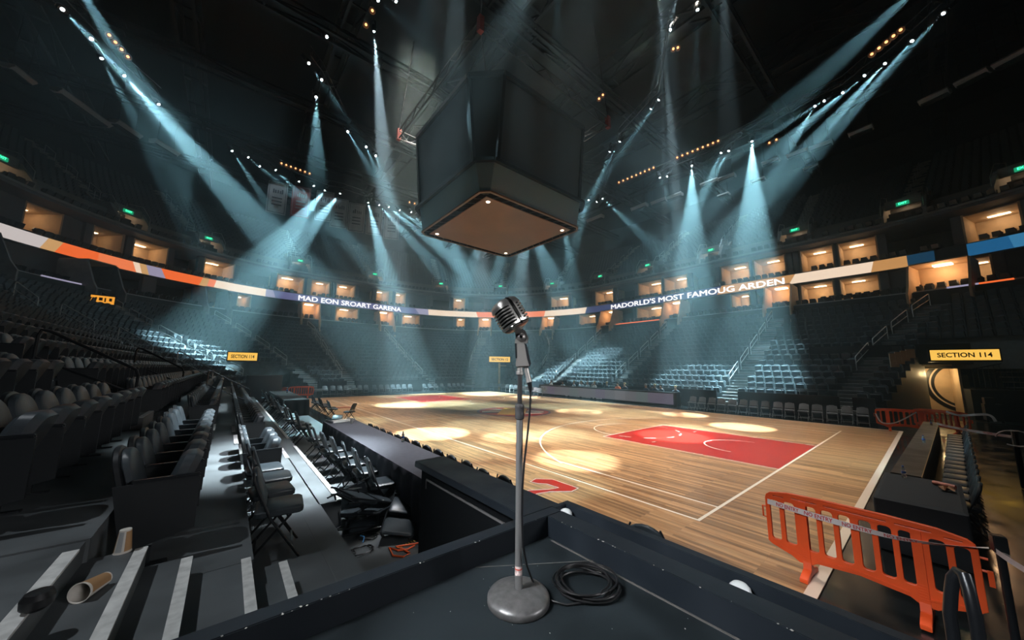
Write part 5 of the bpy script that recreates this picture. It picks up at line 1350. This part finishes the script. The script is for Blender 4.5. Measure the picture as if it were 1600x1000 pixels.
# people / equipment silhouettes by the tunnel
t = empty('equipment_rack', tw(2.3, -2.0), an, 'dark equipment cart standing in the tunnel mouth', 'equipment')
b = MB(); b.bb(-.3, .3, -.25, .25, .1, 1.0); b.bb(-.25, .1, -.2, .2, 1.0, 1.35); b.build('cart', PLASTIC, t)
for q in (-.25, .25): MB().lathe([(.05, 0), (.06, .05), (.05, .1)], (q, -.2, 0), 10).build('wheel', STEEL, t)
# corner screen near the far left chairs
q = atz(397, 640, .0); o = MB().bb(-.95, .95, -.25, .25, 0, 1.75).build('grey_screen', mat('grey_cabinet', (.06, .06, .07), .6), bevel=.01); o.location = (-4.9, 25.2, .345); o.rotation_euler = (0, 0, .1); tag(o, 'plain dark grey standing screen behind the line of folding chairs', 'screen')
q = atz(349, 613, 1.2); b = MB(); b.lathe([(.16, 0), (.2, .06), (.12, .12), (.02, .14)], n=16); o = b.build('floor_light', mat('pale_metal', (.6, .6, .58), .3, metal=.5), smooth=True); o.location = (-7.0, 27.2, 1.145); tag(o, 'small pale round light at the end of the raised walkway', 'light')

# ================================================================ SCORER TABLE AND THE PEOPLE BEHIND IT
t = empty('scorer_table', (19.45, 16.8, 0), 0, 'long grey LED-fronted scorer table on the far sideline', 'table')
b = MB(); b.bb(-.18, .55, -7.4, 7.4, .98, 1.03); b.build('tabletop', FRM, t)
b = MB(); b.bb(-.14, -.02, -7.4, 7.4, 0, .98); b.build('front_housing', FRM, t)
sc = MB(); SCR = [emis('score_screen_'+n, c_, .42) for n, c_ in (('grey', (.20, .195, .215)), ('violet', (.19, .155, .22)), ('teal', (.17, .21, .21)), ('pale', (.25, .24, .26)))]
y = -7.15; seq = [1, 1, 2, 0, 3, 0, 1, 0, 0, 2, 0, 0, 1, 0]
for k, c_ in enumerate(seq):
    sc.cur = c_; y2 = y+14.3/len(seq); sc.quad((-.145, y, .13), (-.145, y2, .13), (-.145, y2, .93), (-.145, y, .93)); y = y2
sc.build('led_screen', SCR, t)
b = MB(); b.add([(-.15, 6.9, .30), (-.15, 6.5, .35), (-.15, 6.3, .62), (-.15, 6.75, .78), (-.15, 6.95, .7)], [(0, 1, 2, 3, 4)]); b.build('screen_mark', mat('white_mark', (.5, .5, .52), .5), t)
b = MB(); rnd = random.Random(9); yy = 3.6
while yy > -.6:
    w_ = rnd.uniform(.06, .14); b.bb(-.155, -.15, yy-w_, yy, .05, .14); yy -= w_+(.06 if rnd.random() < .8 else .3)
b.build('small_lettering', mat('white_mark', (.5, .5, .52), .5), t)
for k in (-7.36, 7.36):
    b = MB(); b.bb(-.16, .5, k-.05, k+.05, 0, 1.05); b.build('end_panel', FRM, t)
def person_mesh(seed, shirt, hair, lean=0.0, arm=0):
    rnd = random.Random(seed)
    V = [(0, 0, .50), (0, 0, .78), (.02, 0, 1.02), (.03, 0, 1.12), (.04, 0, 1.22),            # pelvis, waist, chest, neck, head
         (0, .19, 1.02), (.06, .26, .80), (.30, .16, .76), (.38, .12, .77),                   # left arm
         (0, -.19, 1.02), (.06, -.26, .80), (.30, -.16, .76), (.38, -.12, .77),
         (.42, .10, .48), (.44, .10, .08), (.56, .10, .04), (.42, -.10, .48), (.44, -.10, .08), (.56, -.10, .04), (.055, 0, 1.31)]
    if arm: V[11] = (.20, -.20, 1.02); V[12] = (.14, -.10, 1.2)
    Rr = [.15, .14, .15, .055, .085, .06, .045, .032, .035, .06, .045, .032, .035, .075, .05, .04, .075, .05, .04, .075]
    E = [(0, 1), (1, 2), (2, 3), (3, 4), (4, 19), (2, 5), (5, 6), (6, 7), (7, 8), (2, 9), (9, 10), (10, 11), (11, 12), (0, 13), (13, 14), (14, 15), (0, 16), (16, 17), (17, 18)]
    V = [(x+lean*z*.25, y, z) for x, y, z in V]
    me = bpy.data.meshes.new('person'); me.from_pydata(V, E, []); o = bpy.data.objects.new('person', me); C.objects.link(o)
    md = o.modifiers.new('s', 'SKIN'); 
    for i, r in enumerate(Rr): me.skin_vertices[0].data[i].radius = (r*(1.15 if i in (1, 2) else 1), r*(.8 if i in (0, 1, 2) else 1))
    me.skin_vertices[0].data[0].use_root = True
    o.modifiers.new('u', 'SUBSURF').levels = 1
    dg = bpy.context.evaluated_depsgraph_get(); nm_ = bpy.data.meshes.new_from_object(o.evaluated_get(dg)); bpy.data.objects.remove(o)
    nm_.materials.clear(); nm_.materials.append(SKIN); nm_.materials.append(shirt); nm_.materials.append(mat('dark_trousers', (.02, .02, .025), .8))
    for p_ in nm_.polygons:
        c_ = p_.center; p_.material_index = 0 if (c_.z > 1.10 or (c_.x > .27+lean*.2 and c_.z > .7)) else (2 if c_.z < .58 else 1); p_.use_smooth = True
    return nm_
SKIN = mat('skin', (.50, .28, .19), .6)
shirts = {'white': (.62, .62, .62), 'dark': (.02, .025, .04), 'orange': (.75, .13, .03), 'grey': (.25, .27, .30), 'light blue': (.45, .55, .62)}
hairs = {'dark': (.015, .010, .008), 'fair': (.32, .20, .09), 'grey': (.35, .34, .33)}
PEOPLE = [(861, 594, 'white', 'grey', 0), (879, 597, 'light blue', 'dark', 0), (897, 597, 'grey', 'fair', 0), (908, 596, 'light blue', 'fair', 1), (918, 595, 'light blue', 'grey', 0), (929, 594, 'white', 'fair', 1), (948, 595, 'dark', 'fair', 0), (965, 597, 'orange', 'dark', 0), (976, 599, 'dark', 'fair', 0), (1009, 602, 'dark', 'grey', 0), (1023, 600, 'dark', 'fair', 1), (1033, 603, 'dark', 'dark', 0), (1055, 605, 'dark', 'fair', 0)]
for k, (x, y, sh, ha, arm) in enumerate(PEOPLE):
    d = ray(x, y); p = CAM+d*((20.35-CAM.x)/d.x); zs = min(1.12, max(.86, (p.z)/1.30))
    me = person_mesh(k, mat('shirt_'+sh.replace(' ', '_'), shirts[sh], .8), ha, .15*(k % 3)/2, arm)
    o = bpy.data.objects.new('person', me); C.objects.link(o); o.location = (20.4, p.y, 0); o.rotation_euler = (0, 0, pi+random.uniform(-.5, .5)); o.scale = (zs,)*3
    tag(o, '%s person from the left behind the scorer table, in %s clothing%s' % (ordw[k], sh, ', hand to face' if arm else ''), 'person', 'people behind the scorer table')
    hb = MB(); hb.lathe([(.06, 1.27), (.098, 1.30), (.10, 1.36), (.075, 1.41), (.02, 1.425)], (.03, 0, 0), 12); h_ = hb.build('hair', mat('hair_'+ha, hairs[ha], .8), o, smooth=True)
    n_ = MB(); n_.prism([(.13, 1.29), (.165, 1.285), (.14, 1.33)], 'y', -.012, .012); n_.build('nose', SKIN, o)
    FC2.put((20.55, p.y, 0), pi, 'grey folding chair under the %s person from the left at the scorer table' % ordw[k], 'chairs behind the scorer table')

# ================================================================ CABLES ON THE FLOOR BY THE PARTITION
b = MB(); CO = mat('orange_cable', (.85, .12, .02), .5)
def loopy(c, r, n, dz, ph=0): return [(c[0]+r*(1+.2*sin(i*.9+ph))*cos(i*.35), c[1]+r*(1+.25*cos(i*.7+ph))*sin(i*.35), dz+.006*sin(i*1.3)) for i in range(n)]
p = atz(636, 855, .02)
o = MB().tube([atz(x, y, .355) for x, y in ((648, 852), (637, 858), (622, 860), (608, 856), (614, 868), (630, 870), (640, 864), (628, 857), (618, 854), (645, 850), (690, 840))], .011, 8).build('orange_cable', CO, smooth=True); tag(o, 'tangled orange cable on the floor beside the partition', 'cable')
b = MB(); a0, a1 = atz(622, 857, .345), atz(652, 845, .345); n = 14
for i in range(n):
    b.cur = i % 2; q0, q1 = a0.lerp(a1, i/n), a0.lerp(a1, (i+1)/n); s_ = Vector((.0, .05, 0)); b.quad(q0, q1, q1+s_, q0+s_)
o = b.build('hazard_tape', [mat('hazard_yellow', (.75, .45, .05), .6), PLASTIC]); tag(o, 'black and yellow striped tape strip on the floor by the orange cable', 'tape')
for k, (x, y, r) in enumerate(((565, 860, .16), (530, 870, .20), (575, 838, .13))):
    p = atz(x, y, .36); o = MB().tube(loopy((p.x, p.y), r*.8, 40, .36, k), .006, 6).build('cable_coil', RUBBER, smooth=True); tag(o, 'loose thin black cable loop on the floor under the toppled chairs, %s of three' % ordn[k], 'cable', 'cable loops under the toppled chairs')
p = atz(567, 848, .37); o = MB().tube([(p.x, p.y, .37), (p.x+.03, p.y+.05, .42), (p.x-.02, p.y+.07, .44)], .006, 6).build('blue_connector', mat('blue_plug', (.05, .25, .55), .5), smooth=True); tag(o, 'small blue and white plug among the cable loops', 'plug')

# ================================================================ MICROPHONE, STAND AND CABLE
SX, SY, SZ = -5.698, -1.618, 1.57
def vz(y, x=810):     # height on the stand's axis at a given picture row
    lo, hi = 1.0, 4.0
    for _ in range(40):
        m_ = (lo+hi)/2; D_ = Vector((SX, SY, m_))-CAM
        if 500-FPX*D_.dot(UP)/D_.dot(FW) > y: lo = m_
        else: hi = m_
    return lo
st_ = empty('mic_stand', (SX, SY, SZ), 0, 'steel microphone stand with heavy round cast base on the black platform', 'microphone stand')
TUBE = mat('brushed_steel_tube', (.42, .42, .42), .36, metal=.75)
DTUBE = mat('dark_steel_tube', (.14, .14, .145), .28, metal=.8)
z = lambda y: vz(y)-SZ
MB().lathe([(.146, 0), (.151, .006), (.151, .026), (.145, .036), (.120, .047), (.07, .054), (.03, .057), (.022, .060)], n=48).build('base', CAST, st_, smooth=True)
MB().lathe([(.0175, .055), (.0175, z(640))], n=20).build('lower_tube', TUBE, st_, smooth=True)
MB().lathe([(.019, z(655)), (.023, z(654)), (.0245, z(648)), (.0235, z(646)), (.0235, z(637)), (.0245, z(635)), (.022, z(632)), (.016, z(631))], n=24).build('height_clutch', mat('clutch_rubber', (.05, .05, .052), .4), st_, smooth=True)
MB().lathe([(.0125, z(640)), (.0125, z(584))], n=20).build('upper_tube', DTUBE, st_, smooth=True)
b = MB(); b.lathe([(.0180, z(897)), (.0180, z(883))], n=20); b.build('paper_label', mat('worn_label', (.6, .5, .48), .6, noise=.5, nscale=60), st_, smooth=True)
MB().lathe([(.0183, z(888.5)), (.0183, z(886.5))], n=20).build('red_stripe', mat('label_red', (.5, .06, .04), .5), st_)
# clip / threaded collar
MB().lathe([(.015, z(586)), (.019, z(585)), (.019, z(581)), (.016, z(580)), (.016, z(574)), (.013, z(573))], n=20).build('threaded_collar', SATIN, st_, smooth=True)
# microphone: local frame: front faces -camera side, axis tilted to the left
to_cam = Vector((CAM.x-SX, CAM.y-SY, 0)).normalized(); right = Vector((0, 0, 1)).cross(to_cam).normalized()
if right.dot(RT) < 0: right = -right
def pos_(x, y, off=0.0):     # point on the vertical plane through the stand facing the platform viewer
    d = ray(x, y); n_ = to_cam; o_ = Vector((SX, SY, 0)); t_ = (o_-CAM).dot(n_)/d.dot(n_); return CAM+d*t_+n_*off
hc = pos_(797, 492); up_ax = (pos_(780, 468)-pos_(810, 519)); up_ax = (up_ax - to_cam*up_ax.dot(to_cam)).normalized()
yaw = radians(33); side0 = up_ax.cross(-to_cam).normalized()
if side0.dot(RT) < 0: side0 = -side0
front = (to_cam*cos(yaw)+side0*sin(yaw)).normalized(); sidev = up_ax.cross(front).normalized()   # right-handed
mic = empty('microphone', hc, 0, 'vintage chrome ribbed microphone tilted back on top of the stand', 'microphone')
MM = Matrix((front, sidev, up_ax)).transposed().to_4x4(); MM.translation = hc; mic.matrix_world = MM
HX, HY, HZ = .066, .076, .092
def sup(a, ex): c, s = cos(a), sin(a); return (abs(c)**(2/ex)*(1 if c >= 0 else -1), abs(s)**(2/ex)*(1 if s >= 0 else -1))
def prof(t_):      # half-size factor over height -1..1
    return (1-abs(t_)**4.8)**(1/2.8) if abs(t_) < 1 else 0
zs_ = []; NS = 64
levels = []       # (t, groove)
t_ = -1.0
body = MB(); o0 = 0; lv = []
grooves = [(-.58+k*.185, -.58+k*.185+.085) for k in range(6)]
tv_ = sorted(set([-.999, -.985, -.96, -.93, -.88, -.82, -.75, -.66, .55, .62, .70, .78, .85, .90, .94, .965, .985, .999]+[x for g in grooves for x in (g[0]-.012, g[0], g[1], g[1]+.012)]))
for tz in tv_:
    ing = any(g[0]-.001 <= tz <= g[1]+.001 for g in grooves); row = []
    for j in range(NS):
        a = 2*pi*j/NS; cx_, cy_ = sup(a, 4.0); f_ = prof(tz); r = 1.0
        ang = math.degrees(atan2(sin(a), cos(a)))
        spine = abs(ang) < 10 or abs(abs(ang)-180) < 10
        gm = ing and not spine and abs(abs(ang)-90) > 0
        if gm: r = .84
        row.append((HX*cx_*f_*r, HY*cy_*f_*r, HZ*tz))
    lv.append(row)
for row in lv: body.v += row
k = len(lv)
for i in range(k-1):
    for j in range(NS):
        body.f.append((i*NS+j, i*NS+(j+1) % NS, (i+1)*NS+(j+1) % NS, (i+1)*NS+j))
        tm = (tv_[i]+tv_[i+1])/2; ang = (j+.5)*360/NS; ang = ang-360 if ang > 180 else ang
        g_ = any(g[0]-.012 <= tm <= g[1]+.012 for g in grooves) and not (abs(ang) < 10 or abs(abs(ang)-180) < 10)
        body.mi.append(1 if (g_ and any(g[0] <= tm <= g[1] for g in grooves)) else 0)
body.f.append(tuple(reversed(range(NS)))); body.mi.append(0); body.f.append(tuple((k-1)*NS+j for j in range(NS))); body.mi.append(0)
body.build('grille_body', [mat('polished_mic_metal', (.80, .78, .75), .33, metal=1.0), mat('black_grille_cloth', (.006, .006, .006), .9)], mic, smooth=True)
# raised spine down the front, top bead and base skirt
b = MB(); P = []
for i in range(25):
    tz = -.80+1.72*i/24; P.append((HX*prof(tz)+.0015, 0, HZ*tz))
b.tube(P, .0085, 8, rs=[.004+.0055*sin(pi*min(1, max(.0, (i+1)/26)))**.5 for i in range(25)]); b.v = [(x-(.004), y*1.35, z_) for x, y, z_ in b.v]; b.build('front_spine', CHROME, mic, smooth=True)
b = MB(); b.tube([(HX*.96*sup(2*pi*j/48, 3.4)[0]*prof(-.70)+0, HY*.98*sup(2*pi*j/48, 3.4)[1]*prof(-.70), HZ*-.74) for j in range(48)], .004, 6, close=True); b.build('base_bead', CHROME, mic, smooth=True)
b = MB(); b.tube([(HX*.86*sup(2*pi*j/48, 3.0)[0], 0, HZ*.90+.004) for j in range(2)]+[(0, 0, HZ*1.0)], .004, 6)
b = MB(); b.lathe([(.030, -HZ*1.02), (.033, -HZ*.96), (.026, -HZ*.90)], n=24); b.build('base_ring', SATIN, mic, smooth=True)
# swivel and body wedge under it
sw = mic_sw = empty('swivel_mount', (0, 0, 0), 0, 'satin metal swivel mount joining the microphone to its stand', 'microphone mount')
jp = pos_(814, 527); tp = pos_(812, 538); bp = pos_(815, 574)
MM2 = Matrix((to_cam, Vector((0, 0, 1)).cross(to_cam), Vector((0, 0, 1)))).transposed().to_4x4(); MM2.translation = jp; sw.matrix_world = MM2
b = MB(); M3 = Matrix(((0, 0, 1), (1, 0, 0), (0, 1, 0)))   # lathe along local x
b.lathe([(.021, -.020), (.023, -.016), (.023, .016), (.021, .020), (.012, .024), (.009, .026)], n=24, M=M3); b.build('pivot_disc', SATIN, sw, smooth=True)
b = MB(); b.lathe([(.008, .0255), (.008, .0275), (.003, .028)], n=14, M=M3); b.build('pivot_screw', CHROME, sw, smooth=True)
def loc2(x, y): q = pos_(x, y)-jp; return (q.dot(Vector((0, 0, 1)).cross(to_cam)), q.z)
pl = [loc2(*q) for q in ((803, 512), (820, 516), (826, 529), (824, 537), (804, 537), (806, 526))]
b = MB(); b.prism(pl, 'x', -.013, .013); b.build('neck_bracket', SATIN, sw, bevel=.002)
pl = [loc2(*q) for q in ((806, 537), (822, 537), (828, 573), (806, 574))]
b = MB(); b.prism(pl, 'x', -.021, .021); b.build('mount_body', SATIN, sw, bevel=.005)
pl = [loc2(*q) for q in ((819, 536), (823, 540), (829.5, 568), (827.5, 574), (824, 562))]
b = MB(); b.prism(pl, 'x', -.0225, .0225); b.build('black_insert', PLASTIC, sw)
pl = [loc2(*q) for q in ((804.5, 537), (807, 537), (808, 560), (805.5, 560))]
b = MB(); b.prism(pl, 'x', -.0225, .0225); b.build('black_insert', PLASTIC, sw)
# connector and cable
cb = empty('microphone_cable', pos_(822, 572), 0, 'black microphone cable hanging from its connector and coiled beside the stand base', 'cable'); co = pos_(822, 572)
b = MB(); P = [pos_(821.5, 571)-co, pos_(823, 580)-co, pos_(825.5, 590)-co, pos_(827, 597)-co]; b.tube(P, .014, 16, rs=[.0135, .0135, .0125, .0165]); b.build('connector', SATIN, cb, smooth=True)
b = MB(); P = [pos_(827, 597)-co, pos_(828, 604)-co, pos_(829, 613)-co]; b.tube(P, .012, 14, rs=[.0135, .0115, .006]); b.build('strain_relief', RUBBER, cb, smooth=True)
cpts = [pos_(829, 612), pos_(828, 640, .0), pos_(824, 680, .01), pos_(819, 720, .03), pos_(816, 760, .035), pos_(815.5, 800, .035), pos_(817, 850, .03), pos_(823, 880, .02)]
cpts += [atz(831, 905, 1.63), atz(842, 925, 1.585), atz(858, 938, 1.578), atz(885, 945, 1.578)]
cc = atz(915, 916, 1.58); rnd = random.Random(2); N_ = 7; r0 = .152
ax1 = (atz(965, 916, 1.58)-cc); ax1.z = 0; ax1 = ax1.normalized(); ax2 = Vector((-ax1.y, ax1.x, 0))
st0 = pi*1.62
for i in range(int(N_*26)):
    a = st0-2*pi*i/26; lap = i/26; r = r0*(1-.10*(lap % 3)/3+.05*sin(lap*2.1+a))+.010*sin(a*2+lap)
    off = ax1*(.012*sin(lap*1.9))+ax2*(.010*cos(lap*2.7)); cpts.append(cc+off+ax1*r*cos(a)+ax2*r*.92*sin(a)*(1 if ax2.dot(Vector((0, 0, 1))) >= 0 else 1)+Vector((0, 0, .0+.0065*min(lap, 6)+.003*sin(a*3+lap))))
b = MB(); b.tube([p_-co for p_ in cpts], .0052, 8); b.build('cable', RUBBER, cb, smooth=True)

# ================================================================ HAZE
def haze_material(name, dens):
    HM = bpy.data.materials.new(name); HM.use_nodes = True; nt = HM.node_tree
    for n in list(nt.nodes):
        if n.type != 'OUTPUT_MATERIAL': nt.nodes.remove(n)
    vs = nt.nodes.new('ShaderNodeVolumeScatter'); vs.inputs['Color'].default_value = (.72, .95, 1.0, 1); vs.inputs['Density'].default_value = dens; vs.inputs['Anisotropy'].default_value = .2
    nt.links.new(vs.outputs[0], nt.nodes['Material Output'].inputs['Volume']); return HM
# the smoke hangs around the sides of the hall; it is thinned over the court so its lamps leave less glow in the air
X0, X1, Y0, Y1, Z0, Z1 = -37.5, 59.5, -25.5, 71.5, .02, 32.4
a0, a1, b0, b1 = -9.0, 13.6, -8.0, 19.5
hz = MB(); vs = []
for z in (Z0, Z1):
    vs += [(X0, Y0, z), (X1, Y0, z), (X1, Y1, z), (X0, Y1, z), (a0, b0, z), (a1, b0, z), (a1, b1, z), (a0, b1, z)]
fs = []
for i in range(4):
    j = (i+1) % 4; fs += [(i, 8+i, 8+j, j), (4+i, 4+j, 12+j, 12+i), (i, j, 4+j, 4+i), (8+i, 12+i, 12+j, 8+j)]
hz.add(vs, fs); o = hz.build('haze', haze_material('stage_haze', HAZE)); tag(o, 'thin teal stage haze hanging around the sides of the arena', 'haze', kind='stuff')
hz = MB(); e = .02; hz.bb(a0+e, a1-e, b0+e, b1-e, Z0, Z1); o = hz.build('haze', haze_material('thin_stage_haze', HAZE*.1)); tag(o, 'fainter haze in the air over the court', 'haze', kind='stuff')
